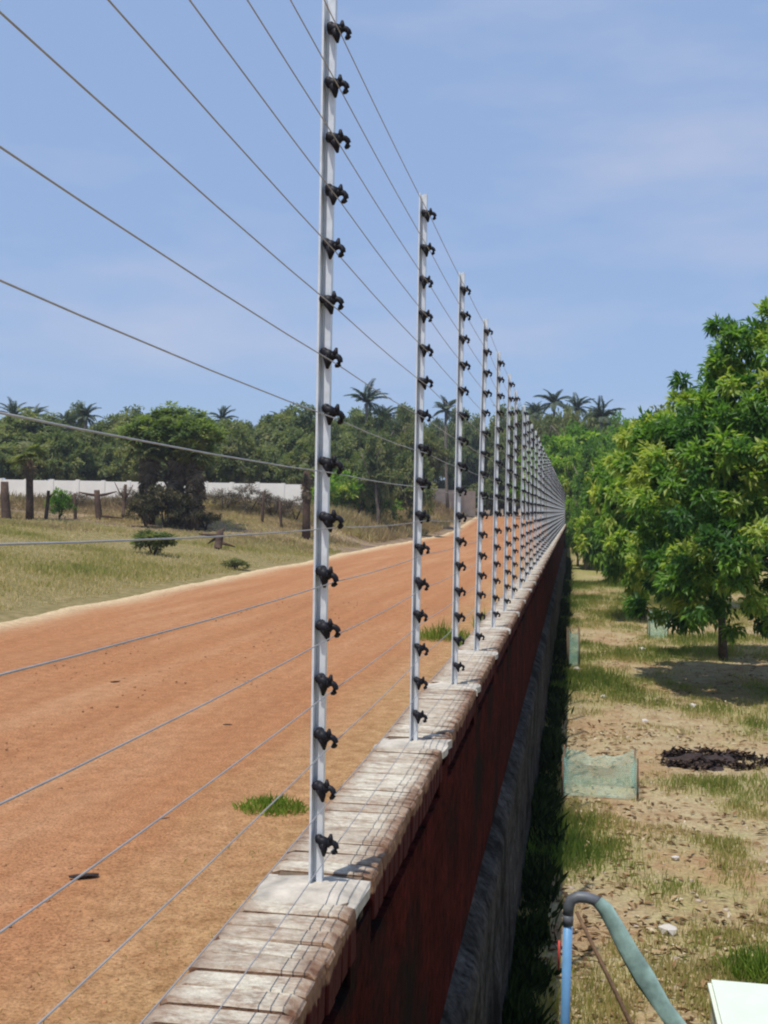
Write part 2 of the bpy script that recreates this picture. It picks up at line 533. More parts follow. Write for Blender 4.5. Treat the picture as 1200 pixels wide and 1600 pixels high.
def brick_mat():
    """fired clay brick with pale cement slopped over its top"""
    m, nt, b = new_mat('coping_brick')
    P = geo_pos(nt)
    ge = nt.nodes.new('ShaderNodeNewGeometry')
    oi = nt.nodes.new('ShaderNodeObjectInfo')
    sp = nt.nodes.new('ShaderNodeSeparateXYZ')
    nt.links.new(P, sp.inputs[0])
    sn = nt.nodes.new('ShaderNodeSeparateXYZ')
    nt.links.new(ge.outputs['Normal'], sn.inputs[0])
    n1 = noise(nt, 16, 5, 0.65, P)
    n2 = noise(nt, 70, 4, 0.7, P)
    clay = ramp(nt, [(0.3, (0.10, 0.045, 0.027)), (0.6, (0.24, 0.135, 0.08)), (0.8, (0.37, 0.25, 0.155))], n1.outputs['Fac'])
    cem = ramp(nt, [(0.3, (0.42, 0.38, 0.295)), (0.7, (0.66, 0.61, 0.50))], n2.outputs['Fac'])
    # cement cover: full on the top, thinning to the right-hand arris where the clay shows
    edge = nt.nodes.new('ShaderNodeMapRange')
    edge.inputs['From Min'].default_value = -0.445
    edge.inputs['From Max'].default_value = -0.505
    nt.links.new(sp.outputs['X'], edge.inputs['Value'])
    k = mth(nt, 'ADD', edge.outputs['Result'], mth(nt, 'MULTIPLY', mth(nt, 'SUBTRACT', n1.outputs['Fac'], 0.40), 2.0), True)
    edl = nt.nodes.new('ShaderNodeMapRange')
    edl.inputs['From Min'].default_value = -0.672
    edl.inputs['From Max'].default_value = -0.625
    edl.inputs['To Min'].default_value = 0.35
    nt.links.new(sp.outputs['X'], edl.inputs['Value'])
    k = mth(nt, 'MULTIPLY', k, edl.outputs['Result'])
    k = mth(nt, 'MULTIPLY', k, mth(nt, 'MULTIPLY', mth(nt, 'SUBTRACT', sn.outputs['Z'], 0.45), 4.0, True))
    k = mth(nt, 'MULTIPLY', k, mth(nt, 'ADD', mth(nt, 'MULTIPLY', oi.outputs['Random'], 0.4), 0.62))
    # worn lines running across the wall
    mp = nt.nodes.new('ShaderNodeMapping')
    mp.inputs['Scale'].default_value = (0.45, 1.0, 0.6)
    nt.links.new(P, mp.inputs['Vector'])
    n4 = noise(nt, 34, 5, 0.75, mp.outputs['Vector'])
    k = mth(nt, 'MULTIPLY', k, ramp(nt, [(0.36, (0.30, 0.30, 0.30)), (0.54, (1, 1, 1))], n4.outputs['Fac']).outputs['Color'])
    # the paint of the wall face laps up over the lower part of the bricks
    lap = mth(nt, 'MULTIPLY', mth(nt, 'SUBTRACT', WTOP - 0.035, mth(nt, 'ADD', sp.outputs['Z'], mth(nt, 'MULTIPLY', mth(nt, 'SUBTRACT', n1.outputs['Fac'], 0.5), 0.06))), 120.0, True)
    lap = mth(nt, 'MULTIPLY', lap, mth(nt, 'GREATER_THAN', sp.outputs['X'], XR - 0.03))
    clayc = mixc(nt, lap, clay.outputs['Color'], (0.05, 0.007, 0.006))
    c = mixc(nt, k, clayc, cem.outputs['Color'])
    nt.links.new(c, b.inputs['Base Color'])
    b.inputs['Roughness'].default_value = 0.9
    b.inputs['Specular IOR Level'].default_value = 0.15
    bump(nt, b, n1.outputs['Fac'], 0.7, 0.02)
    return m


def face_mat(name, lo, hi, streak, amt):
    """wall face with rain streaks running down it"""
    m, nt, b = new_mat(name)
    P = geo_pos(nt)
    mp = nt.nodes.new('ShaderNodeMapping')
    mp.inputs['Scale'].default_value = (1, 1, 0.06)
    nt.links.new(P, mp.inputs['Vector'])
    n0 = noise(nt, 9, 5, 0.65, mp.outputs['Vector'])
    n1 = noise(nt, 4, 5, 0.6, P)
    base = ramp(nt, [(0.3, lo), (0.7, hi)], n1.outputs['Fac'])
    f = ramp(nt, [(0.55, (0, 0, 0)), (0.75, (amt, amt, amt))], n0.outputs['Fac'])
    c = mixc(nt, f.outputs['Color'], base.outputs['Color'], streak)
    n5 = noise(nt, 22, 5, 0.7, P)
    n6 = noise(nt, 1.7, 5, 0.65, P)
    c = mixc(nt, 1.0, c, ramp(nt, [(0.35, (0.35, 0.32, 0.32)), (0.6, (1.25, 1.25, 1.25))], n5.outputs['Fac']).outputs['Color'], 'MULTIPLY')
    c = mixc(nt, ramp(nt, [(0.50, (0, 0, 0)), (0.64, (0.85, 0.85, 0.85))], n6.outputs['Fac']).outputs['Color'], c, (0.010, 0.009, 0.008))
    nt.links.new(c, b.inputs['Base Color'])
    b.inputs['Roughness'].default_value = 0.9
    b.inputs['Specular IOR Level'].default_value = 0.03
    bump(nt, b, mth(nt, 'ADD', n1.outputs['Fac'], n5.outputs['Fac']), 0.9, 0.04)
    return m


M['ground'] = ground_mat()
M['road'] = road_mat()
M['brick'] = brick_mat()
M['mortar'] = simple('joint_mortar', (0.13, 0.09, 0.055), 0.95, 0, 0.35, 25, 0.5)
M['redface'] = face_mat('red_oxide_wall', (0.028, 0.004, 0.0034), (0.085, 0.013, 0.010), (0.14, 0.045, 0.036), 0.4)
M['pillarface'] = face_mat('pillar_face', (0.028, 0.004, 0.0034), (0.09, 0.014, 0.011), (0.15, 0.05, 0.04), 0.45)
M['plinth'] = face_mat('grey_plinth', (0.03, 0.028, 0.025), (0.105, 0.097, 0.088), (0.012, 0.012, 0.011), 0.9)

# ------------------------------------------------------------------ the ground
xs = np.unique(np.concatenate([
    np.linspace(-330, -60, 10), np.linspace(-60, -30, 16), np.linspace(-30, -10, 50), np.linspace(-10, -0.75, 12),
    [-0.60, -0.52], np.linspace(-0.4, 8, 43), np.linspace(8, 30, 30), np.linspace(30, 330, 12)]))
ys = np.unique(np.concatenate([np.linspace(-80, 2, 10), np.linspace(2, 40, 150), np.linspace(40, 120, 110), np.linspace(120, 420, 14)]))
GX, GY = np.meshgrid(xs, ys)
GZ = ground_z(GX, GY)
nx, ny = len(xs), len(ys)
idx = np.arange(nx * ny).reshape(ny, nx)
quads = np.stack([idx[:-1, :-1], idx[:-1, 1:], idx[1:, 1:], idx[1:, :-1]], -1).reshape(-1, 4)


def yard_grass(X, Y):
    """how thickly grass covers the yard, 0..1; bands of greener turf lie across it"""
    n = 0.6 * fbm(X, Y, 2.6, 31, 4) + 0.4 * fbm(X, Y * .6, .9, 37, 3)
    band = np.exp(-((Y - 11.3) / 0.75) ** 2) * 0.30 + np.exp(-((Y - 21) / 1.2) ** 2) * 0.28 + np.exp(-((Y - 15.5) / 0.7) ** 2) * 0.15
    band = band - np.exp(-((Y - 9.3) / 0.9) ** 2) * 0.22 - np.exp(-((Y - 17.5) / 1.3) ** 2) * 0.18
    wallside = np.exp(-np.clip(X + 0.25, 0, 9) / 0.28) * 0.35
    return np.clip((n - 0.5) * 3.2 + 0.24 + band + wallside + np.clip((Y - 24) / 30, 0, 0.35), 0, 1)


def bare_field(X, Y):
    far = sm((np.hypot(X, Y) - 47 + 4 * (fbm(X, Y, 6, 77) - 0.5)) / 6)
    return np.clip(far + 0.35 * (fbm(X, Y, 5, 5) - 0.45), 0, 1)


me = tri_mesh('ground', np.stack([GX, GY, GZ], -1).reshape(-1, 3), quads, M['ground'], smooth=True)
for nm, arr in (('grass', yard_grass(GX, GY)), ('field', np.where(GX < -0.56, 1.0, sm((GY - 90) / 20))), ('bare', bare_field(GX, GY))):
    a = me.attributes.new(nm, 'FLOAT', 'POINT')
    a.data.foreach_set('value', arr.astype(np.float32).ravel())
place('ground', me, kind='structure', label='dry grass field and yard on both sides of the wall')

# the laterite road, a sheet just above the ground with a ragged sandy lip on the field side
rx = np.concatenate([[0, .012, .03, .05, .08], np.linspace(0.12, 0.95, 26), [.97, .985, 1]])
ry = np.unique(np.concatenate([np.linspace(-40, 1.5, 10), np.linspace(1.5, 45, 175), np.linspace(45, 110, 90), np.linspace(110, 240, 30)]))
RT, RY = np.meshgrid(rx, ry)
left = -9.15 - 0.55 * sm((RY - 15) / 45) + 0.5 * (fbm(RY * 0 + 3.3, RY, 5.0, 41, 5) - 0.5) + 0.22 * (fbm(RY * 0 + 1.3, RY, 0.8, 43, 3) - 0.5)
RX = left * (1 - RT) + (-0.66) * RT
base = ground_z(RX, RY, False)
rut = -0.035 * (np.exp(-((RX + 4.1 + 0.3 * np.sin(RY / 9)) / 0.28) ** 2) + np.exp(-((RX + 5.7 + 0.3 * np.sin(RY / 9)) / 0.28) ** 2))
RZ = base + 0.045 + rut * 0.6 + 0.03 * (fbm(RX, RY, 1.4, 51) - 0.5)
lipm = np.exp(-((RX - left) / 0.22) ** 2)
RZ = RZ + lipm * 0.06 * (0.6 + 0.8 * fbm(RX, RY, 0.5, 61, 3))
RZ[:, 0] = base[:, 0] - 0.08
ridx = np.arange(RT.size).reshape(RT.shape)
rq = np.stack([ridx[:-1, :-1], ridx[:-1, 1:], ridx[1:, 1:], ridx[1:, :-1]], -1).reshape(-1, 4)
me = tri_mesh('road', np.stack([RX, RY, RZ], -1).reshape(-1, 3), rq, M['road'], smooth=True)
a = me.attributes.new('lip', 'FLOAT', 'POINT')
a.data.foreach_set('value', (np.exp(-((RX - left) / 0.42) ** 2)).astype(np.float32).ravel())
place('road', me, kind='structure', label='red laterite dirt road running along the left of the wall')

# ------------------------------------------------------------------ the boundary wall
XC = -0.543
POST_Y = [0.72, 2.497, 4.10, 5.47, 6.81, 8.22, 9.57, 10.9, 12.4, 13.7]
while POST_Y[-1] < 80:
    POST_Y.append(POST_Y[-1] + 1.34 + random.uniform(-0.03, 0.03))
YEND = POST_Y[-1] + 0.3
wall = empty('boundary_wall', (-0.56, 0, 0), 0, 'long red brick boundary wall carrying the electric fence', 'wall')
WX = 0.56     # parts are given in scene coordinates and shifted into the wall's own


def wall_part(name, mb, mats, **kw):
    me_ = mb.mesh(name, mats)
    return place(name, me_, wall, (WX, 0, 0), **kw)


COURSE = 0.105
mb = MB()
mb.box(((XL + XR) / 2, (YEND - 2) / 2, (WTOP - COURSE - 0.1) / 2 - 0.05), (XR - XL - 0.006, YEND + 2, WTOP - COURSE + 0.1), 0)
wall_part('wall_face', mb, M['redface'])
mb = MB()       # mortar bed between and under the coping bricks
yy = np.arange(-2, YEND, 0.3)
mb.box(((XL + XR) / 2, (YEND - 2) / 2, WTOP - COURSE / 2 - 0.006), (XR - XL - 0.05, YEND + 1.99, COURSE - 0.006), 0)
wall_part('mortar_bed', mb, M['mortar'])
mb = MB()       # stone plinth, stepped out, with a ledge that slopes
zp = WTOP - 1.02
sec = [(XR - 0.02, zp + 0.05), (XR + 0.055, zp), (XR + 0.075, zp - 0.04), (XR + 0.075, -0.3), (XR - 0.02, -0.3)]
ysec = np.concatenate([np.arange(-2, 12, 0.11), np.arange(12, 30, 0.3), np.arange(30, YEND, 1.0)])
zz_ = np.linspace(zp - 0.05, -0.3, 13)
sec = sec[:3] + [(XR + 0.075, float(q)) for q in zz_[1:]] + [(XR - 0.02, -0.3)]
ns_ = len(sec)
vs_, fs_ = [], []
for j, (x, z) in enumerate(sec):
    w = 0 * ysec if j in (0, ns_ - 1) else 0.05 * (fbm(ysec, ysec * 0 + z, 0.42, 5, 3) - 0.5)
    vs_.append(np.stack([x + w, ysec, z + 0.5 * w], -1))
vs_ = np.stack(vs_, 1).reshape(-1, 3)
for i in range(len(ysec) - 1):
    for j in range(ns_ - 1):
        a0 = i * ns_ + j
        fs_.append((a0, a0 + 1, a0 + ns_ + 1, a0 + ns_))
mb.add(vs_, fs_)
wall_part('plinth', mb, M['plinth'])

# pillars with a smooth cement pad under each post
for k, y in enumerate(POST_Y):
    mb = MB()
    mb.box((XR - 0.006, y - 0.06, WTOP / 2 - 0.03), (0.007, 0.235, WTOP - 0.07), 0)
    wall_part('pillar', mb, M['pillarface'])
    mb = MB()
    x0, x1 = XL + 0.002, XR + 0.003
    y0, y1 = y - 0.122, y + 0.072
    n = 5
    vs_, fs_ = [], []
    for i in range(n):
        for j in range(n):
            u, v = i / (n - 1), j / (n - 1)
            ex = 0.008 * random.uniform(-1, 1) if i in (0, n - 1) or j in (0, n - 1) else 0
            vs_.append((x0 + (x1 - x0) * u + ex, y0 + (y1 - y0) * v + ex, WTOP + 0.001 + random.uniform(-0.004, 0.003) - (0.010 if ex else 0)))
    for i in range(n - 1):
        for j in range(n - 1):
            fs_.append((i * n + j, (i + 1) * n + j, (i + 1) * n + j + 1, i * n + j + 1))
    ring = [i * n for i in range(n)] + [(n - 1) * n + j for j in range(1, n)] + [i * n + n - 1 for i in range(n - 2, -1, -1)] + [j for j in range(n - 2, 0, -1)]
    b0 = len(vs_)
    for r in ring:
        p = vs_[r]
        vs_.append((p[0], p[1], WTOP - 0.035))
    for q in range(len(ring)):
        q2 = (q + 1) % len(ring)
        fs_.append((ring[q2], ring[q], b0 + q, b0 + q2))
    mb.add(vs_, fs_)
    wall_part('cement_pad', mb, M['cement'])

# coping: bricks laid on edge across the wall, the nearest as parts, the far ones joined


def brick_shape(seed):
    """a worn brick on edge: square at the back, its right-hand arris knocked off"""
    random.seed(seed)
    hw, hy = (XR - XL) / 2, 0.0322
    u = random.uniform
    prof = [(-hw + u(-.002, .002), -COURSE / 2), (hw + u(-.002, .001), -COURSE / 2), (hw + u(-.002, .002), COURSE / 2 - u(.012, .020)), (hw - u(.002, .006), COURSE / 2 - u(.004, .009)),
            (hw - u(.014, .030), COURSE / 2 + u(-.002, .001)), (0, COURSE / 2 + u(-.0015, .0015)), (-hw + u(.008, .02), COURSE / 2 + u(-.002, 0)), (-hw + u(-.002, .003), COURSE / 2 - u(.006, .012))]
    ys_ = [-hy, -hy + .005, hy - .005, hy]
    vs3, fs3 = [], []
    for k, yv in enumerate(ys_):
        for (x, z) in prof:
            e = .004 if k in (0, 3) else 0
            vs3.append((x - math.copysign(e, x), yv + u(-.002, .002), z - (e if z > 0 else 0)))
    n = len(prof)
    for k in range(3):
        for i in range(n):
            fs3.append((k * n + i, k * n + (i + 1) % n, (k + 1) * n + (i + 1) % n, (k + 1) * n + i))
    fs3 += [tuple(range(n - 1, -1, -1)), tuple(3 * n + i for i in range(n))]
    mb_ = MB(); mb_.add(vs3, fs3)
    return mb_.mesh('brick', M['brick'])


brick_meshes = [brick_shape(100 + s) for s in range(12)]
random.seed(21)
slots = []
edges = [-2.0] + POST_Y
for k in range(len(edges) - 1):
    y0, y1 = edges[k] + 0.075 if k else -2.0, edges[k + 1] - 0.125
    n = max(1, round((y1 - y0) / 0.076))
    for i in range(n):
        slots.append((y0 + (i + 0.5) * (y1 - y0) / n))
slots = [y for y in slots if y > 1.2] + [y for y in slots if y <= 1.2]
far = MB()
for i, y in enumerate(slots):
    dx, dz, rz, rx_ = random.uniform(-.002, .002), random.uniform(-.003, .001), random.uniform(-.012, .012), random.uniform(-.02, .02)
    me_ = random.choice(brick_meshes)
    loc = Vector(((XL + XR) / 2 + dx, y, WTOP - COURSE / 2 + dz))
    if i < 299:
        place('brick', me_, wall, loc + Vector((WX, 0, 0)), (rx_, 0, rz))
    else:
        mx = Matrix.Translation(loc) @ Matrix.Rotation(rz, 4, 'Z')
        far.add([mx @ v.co for v in me_.vertices], [tuple(p.vertices) for p in me_.polygons])
wall_part('coping_bricks', far, M['brick'], kind='stuff')

# ------------------------------------------------------------------ electric fence
NW = 16
WZ0, WZ1 = 0.087, 1.875       # heights of lowest and topmost insulator above the wall
POST_H = 1.955


def post_mesh():
    mb_ = MB()
    a_, t_ = 0.034, 0.0045     # rolled angle: one flange across, one towards the camera, standing on the left
    w = 0.027
    prof = [(-w / 2, 0.0), (-w / 2, -a_), (-w / 2 + t_, -a_), (-w / 2 + t_, -t_), (-0.0015, -t_), (0.0, -0.016), (w / 2 - .001, -0.016), (w / 2, -0.013), (w / 2, 0.0)]
    prof = [(x, y + 0.012) for x, y in prof]
    zs = (-0.05, POST_H)
    vs2 = [(x, y, z) for z in zs for x, y in prof]
    n = len(prof)
    fs2 = [(i, (i + 1) % n, n + (i + 1) % n, n + i) for i in range(n)] + [tuple(range(n - 1, -1, -1)), tuple(range(n, 2 * n))]
    mb_.add(vs2, fs2)
    return mb_


def insulator_geo(mb_, z, segs=10, simple_=False):
    """stub on the web, tapering bell that droops, and an open hook ring at its right"""
    y = -0.018
    if simple_:
        mb_.tube([(-0.012, y, z + 0.006), (0.016, y, z), (0.030, y, z - 0.004), (0.050, y, z - 0.002)], [0.011, 0.017, 0.009, 0.013], 5, 1)
        return
    mb_.tube([(-0.001, y + 0.016, z + 0.006), (-0.001, y - 0.008, z + 0.006)], [0.0105, 0.0095], segs, 1)
    mb_.tube([(-0.006, y, z + 0.007), (0.006, y, z + 0.003), (0.014, y, z - 0.002), (0.020, y, z - 0.003)], [0.0085, 0.0115, 0.0135, 0.008], segs, 1)
    mb_.tube([(0.008, y, z - 0.002), (0.012, y, z - 0.016), (0.0125, y, z - 0.030)], [0.012, 0.0085, 0.003], segs, 1)
    # spur on top of the hook
    mb_.tube([(0.024, y, z + 0.002), (0.0255, y, z + 0.019)], [0.009, 0.003], 8, 1)
    mb_.tube([(0.016, y, z - 0.002), (0.026, y, z + 0.001)], [0.010, 0.008], 8, 1)
    cx, cz, R_ = 0.0285, z - 0.011, 0.0115
    pts = [(cx + R_ * math.cos(t), y, cz + R_ * math.sin(t)) for t in np.linspace(math.radians(165), math.radians(-80), 10)]
    mb_.tube(pts, [0.0068] * 8 + [0.0058, 0.0035], 7, 1)


ins_z = [WZ1 - (WZ1 - WZ0) * i / (NW - 1) for i in range(NW)]
pm = post_mesh().mesh('angle_bar', [M['steel']])
t = MB()
insulator_geo(t, 0.0)
for i in range(len(t.m)): t.m[i] = 0
im = t.mesh('insulator', [M['black']], smooth=True)
tf = post_mesh()
for z in ins_z:
    insulator_geo(tf, z, 5, True)
far_post = tf.mesh('fence_post', [M['steel'], M['black']])
RINGX, RINGY, RINGZ = 0.0285, -0.018, -0.020
LEAN = {1: 0.000, 2: 0.002, 3: 0.003, 4: 0.012, 5: 0.004}
ORD = ['nearest', 'second nearest', 'third nearest', 'fourth nearest', 'fifth nearest', 'sixth nearest', 'seventh nearest', 'eighth nearest',
       'ninth nearest', 'tenth nearest', 'eleventh nearest', 'twelfth nearest', 'thirteenth nearest', 'fourteenth nearest']
BY = ['rising out of the top of the frame', 'set back along the brick wall top', 'beside a green tuft on the road side', 'leaning slightly right at its top']
wire_pts = [[] for _ in range(NW)]
random.seed(5)
for k, y in enumerate(POST_Y):
    lean = LEAN.get(k, random.uniform(-0.004, 0.005))
    jx = random.uniform(-.004, .004) if k > 1 else 0
    x = XC - 0.006 + jx
    dz = 0.010 if k == 0 else (0.0 if k == 1 else random.uniform(-.004, .004))
    zb = WTOP + 0.004
    near = k <= 14
    if near:
        if k == 0:
            lab = 'galvanised fence post just outside the left edge of the frame'
        elif k <= 4:
            lab = f'{ORD[k-1]} galvanised fence post on the wall, {BY[k-1]}'
        else:
            lab = f'{ORD[k-1]} galvanised fence post along the wall top'
        root = empty('fence_post', (x, y, zb), 0, lab, 'fence post', 'galvanised fence posts along the wall top')
        root.rotation_euler = (0, lean, random.uniform(-0.05, 0.05) if k > 1 else 0)
        place('angle_bar', pm, root)
        for z in ins_z:
            place('insulator', im, root, (0.005, 0, z + dz), (random.uniform(-.2, .2), random.uniform(-.16, .16), random.uniform(-.2, .2)), (.96, 1.0, 1.0))
    else:
        o = place('fence_post', far_post, None, (x, y, zb), (0, lean, 0), label='small distant fence post in the silver haze of posts towards the wall end',
                  cat='fence post', group='galvanised fence posts along the wall top')
    for i, z in enumerate(ins_z):
        h = z + dz + RINGZ
        wire_pts[i].append(Vector((x + RINGX + 0.005 + lean * h, y + RINGY, zb + h)))
WN = ['topmost', 'second from top', 'third from top', 'fourth from top', 'fifth from top', 'sixth from top', 'seventh from top', 'eighth from top',
      'eighth from bottom', 'seventh from bottom', 'sixth from bottom', 'fifth from bottom', 'fourth from bottom', 'third from bottom', 'second from bottom', 'lowest']
for i in range(NW):
    pts = []
    for a_, b_ in zip(wire_pts[i][:-1], wire_pts[i][1:]):
        for s in (0, 0.25, 0.5, 0.75):
            p = a_.lerp(b_, s)
            p.z -= 0.006 * 4 * s * (1 - s)
            pts.append(p)
    pts.append(wire_pts[i][-1])
    mb = MB()
    mb.tube(pts, 0.0013, 5)
    place('fence_wire', mb.mesh('fence_wire', M['wire'], True), None, label=f'thin grey fence wire, {WN[i]}, strung through the black insulators', cat='wire',
          group='electric fence wires')


# ------------------------------------------------------------------ vegetation builders
def rand_dir(n):
    d = RNG.normal(size=(n, 3))
    return norm(d)


def crown(name, n_clump, per, mat, leaf=(0.16, 0.05), lobes=None, droop=0.6, flush=0.25, clump_r=0.32, flat=0.75, shell=0.55, squash=1.0):
    """foliage of unit radius: leafy twigs spread through several overlapping lobes"""
    if lobes is None:
        lobes = [((0, 0, 0), 1.0)]
    lw = np.array([l[1] ** 2 for l in lobes]); lw = lw / lw.sum()
    li = RNG.choice(len(lobes), n_clump, p=lw)
    lc = np.array([l[0] for l in lobes])[li]
    lr = np.array([l[1] for l in lobes])[li]
    d = rand_dir(n_clump)
    d[:, 2] = np.abs(d[:, 2]) * np.where(RNG.random(n_clump) < 0.68, 1, -1)
    rad = lr * (1 - shell * RNG.random(n_clump) ** 1.6)
    c = lc + d * rad[:, None] * np.array([1, 1, flat])
    c += RNG.normal(size=c.shape) * 0.05
    cr = RNG.random(n_clump) * 0.55
    young = RNG.random(n_clump) < flush
    cr = np.where(young, cr + 0.42, cr)
    rep = np.repeat(np.arange(n_clump), per)
    n = len(rep)
    o = rand_dir(n)
    pos = c[rep] + o * (RNG.random(n) ** 0.75)[:, None] * clump_r * np.array([1, 1, 0.8]) * RNG.uniform(0.6, 1.2, n_clump)[rep][:, None]
    ax = norm(o * 0.45 + d[rep] * 0.5 + np.array([0, 0, -droop]) + RNG.normal(size=(n, 3)) * 0.55)
    nr = norm(d[rep] * 0.45 + np.array([0, -0.25, 0.9]) + RNG.normal(size=(n, 3)) * 0.4)
    L = leaf[0] * RNG.uniform(0.65, 1.25, n)
    W = leaf[1] * RNG.uniform(0.75, 1.25, n)
    rnd = np.clip(cr[rep] + RNG.normal(size=n) * 0.12 + 0.1, 0, 1)
    return leaves(name, pos, ax, nr, L, W, rnd, mat)


def trunk_geo(mb_, h, r, spread, n_limb, seed, top=0.75):
    random.seed(seed)
    pts = [Vector((0, 0, -0.25))]
    x = y = 0
    for i in range(1, 6):
        x += random.uniform(-.05, .05) * h * 0.5
        y += random.uniform(-.05, .05) * h * 0.5
        pts.append(Vector((x, y, h * top * i / 5)))
    mb_.tube(pts, [r * 1.35, r, r * .9, r * .8, r * .62, r * .35], 9)
    for k in range(n_limb):
        i = random.choice((2, 3, 4))
        a_ = 2 * PI * k / n_limb + random.uniform(-.4, .4)
        p0 = pts[i]
        p1 = p0 + Vector((math.cos(a_) * spread * .45, math.sin(a_) * spread * .45, h * .16))
        p2 = p0 + Vector((math.cos(a_ + .2) * spread * .85, math.sin(a_ + .2) * spread * .85, h * random.uniform(.2, .36)))
        mb_.tube([p0, p1, p2], [r * .5, r * .34, r * .12], 6)


LOB = [
    [((0, 0, .15), .75), ((.5, .1, -.1), .55), ((-.45, .25, -.05), .55), ((.05, -.5, -.1), .55), ((-.15, .5, 0), .5), ((.2, .1, .55), .45)],
    [((0, 0, .2), .7), ((.35, .4, .05), .5), ((-.5, -.1, -.1), .5), ((.45, -.35, -.15), .5), ((-.2, .1, .6), .4)],
    [((.1, 0, 0), .8), ((-.4, .3, .25), .5), ((.4, .2, .35), .45), ((0, -.5, .1), .5)],
    [((0, 0, .3), .6), ((.3, .3, -.2), .6), ((-.4, -.2, -.15), .6), ((.1, -.3, .65), .4), ((-.3, .4, .2), .45)],
]


def big_tree(name, loc, cm, h, r, csc, cz, seed, label, bark='bark', limbs=6, group='trees in the yard right of the wall', cat='tree'):
    root = empty(name, loc, 0, label, cat, group)
    mb_ = MB()
    trunk_geo(mb_, h, r, max(csc[0], csc[1]) * 0.8, limbs, seed)
    place('trunk', mb_.mesh('trunk', M[bark], True), root)
    place('crown', cm, root, (0, 0, cz), (0, 0, random.uniform(0, 6.28)), csc)
    return root


# --- near trees right of the wall
def yard_tree(x, y, top, bottom, rx_, mat, nc, per, leaf, label, seed, lob, flush=0.3, trunk_r=0.11, droop=0.7, clump=0.30, name='mango_tree', rz=None, shift=0.0):
    z0 = gz(x, y)
    zc = (top + bottom) / 2 - z0
    hz = (top - bottom) / 2
    cm = crown('crown', nc, per, M[mat], (leaf[0] / rx_, leaf[1] / rx_), LOB[lob], droop, flush, clump / rx_, 0.9)
    ro = big_tree(name, (x, y, z0 - 0.02), cm, zc + hz * 0.5, trunk_r, (rx_, rx_, hz), zc, seed, label)
    if rz is not None:
        ro.children[1].rotation_euler = (0, 0, rz)
    ro.children[1].location.x += shift


LOB_TALL = [((-.12, 0, -.15), .78), ((-.6, -.1, .02), .40), ((.05, 0, .5), .42), ((-.42, 0, .52), .22), ((-.55, 0, .40), .16), ((-.12, 0, .82), .22), ((.5, .1, .1), .5), ((-.45, -.2, -.62), .36), ((.1, -.4, -.55), .45), ((.45, .1, -.6), .4)]
LOB_MID = [((0, 0, .1), .66), ((-.5, -.1, .0), .44), ((.42, -.1, .22), .42), ((-.1, 0, .62), .36), ((.3, -.3, -.5), .42), ((-.35, -.25, -.45), .38), ((.1, .45, 0), .5)]
LOB_LOW = [((0, 0, 0), .7), ((-.4, -.1, -.42), .45), ((.35, -.2, -.35), .5), ((-.15, 0, .55), .38), ((.25, .2, .4), .42), ((-.5, .1, .1), .36)]
LOB += [LOB_TALL, LOB_MID, LOB_LOW]
yard_tree(3.3, 20.9, 6.75, 0.8, 2.8, 'mango', 560, 110, (0.17, 0.055), 'tall dark green mango tree filling the right edge of the photo', 3, 4, 0.4, 0.10, .3, 0.23, rz=0, shift=1.4)
yard_tree(3.2, 25.3, 5.55, 1.25, 2.05, 'bright', 430, 105, (0.165, 0.06), 'bright green leafy tree with thin dark trunk left of the tallest tree', 4, 5, 0.55, 0.085, .3, 0.22, rz=0)
yard_tree(2.0, 34.0, 5.85, 0.35, 1.75, 'bright', 330, 95, (0.17, 0.065), 'low bright green bushy tree with leaves reaching nearly to the ground', 5, 6, 0.6, 0.08, .3, 0.22, rz=0)
yard_tree(3.9, 39.0, 6.6, 0.5, 2.0, 'bright', 260, 70, (0.24, 0.085), 'rounded yellow green tree rising behind the low bushy tree', 6, 5, 0.55, 0.1, .3, rz=2.0)
yard_tree(1.75, 50.0, 5.9, 0.3, 1.7, 'bright', 240, 60, (0.26, 0.09), 'yellow green small tree close to the wall beyond the bushy tree', 7, 6, 0.45, 0.09, .3, rz=1.0)
yard_tree(8.6, 27.0, 7.6, 0.8, 2.8, 'mango', 260, 60, (0.26, 0.085), 'dark green mango tree behind the tallest tree at the right', 8, 5, 0.35, 0.12, .3, rz=3.0)
yard_tree(6.8, 34.0, 7.2, 0.5, 2.5, 'mango', 240, 60, (0.26, 0.09), 'dark mango tree deep in shade between the taller right trees', 9, 6, 0.3, 0.12, .3, rz=2.4)

# --- shared far crowns, unit size, and far trunks
FARC = [crown('crown', 130, 60, M[mt], (0.115, 0.06), LOB[i % 4], 0.35, 0.35, 0.2, 0.9) for i, mt in enumerate(['far', 'far', 'olive', 'far', 'olive', 'bright'])]
FART = []
for s in range(3):
    mb = MB()
    trunk_geo(mb, 1.0, 0.022, 0.25, 4, 40 + s, 0.7)
    FART.append(mb.mesh('trunk', M['greybark'], True))


def far_tree(px, dist, ytop, width, kind, label, group, bottom=0.28):
    x, y, z = spot(px, dist)
    top = height_at(px, ytop, dist)
    h = top - z
    r = width / 2
    root = empty('broadleaf_tree', (x, y, z), 0, label, 'tree', group)
    place('trunk', random.choice(FART), root, (0, 0, 0), (0, 0, random.uniform(0, 6.28)), (h, h, h))
    zc = h * (1 + bottom) / 2
    place('crown', FARC[kind], root, (0, 0, zc), (0, 0, random.uniform(0, 6.28)), (r, r, h * (1 - bottom) / 2 * 1.02))


NUM = ['first', 'second', 'third', 'fourth', 'fifth', 'sixth', 'seventh', 'eighth', 'ninth', 'tenth', 'eleventh', 'twelfth', 'thirteenth', 'fourteenth', 'fifteenth', 'sixteenth',
       'seventeenth', 'eighteenth', 'nineteenth', 'twentieth']
count = {}


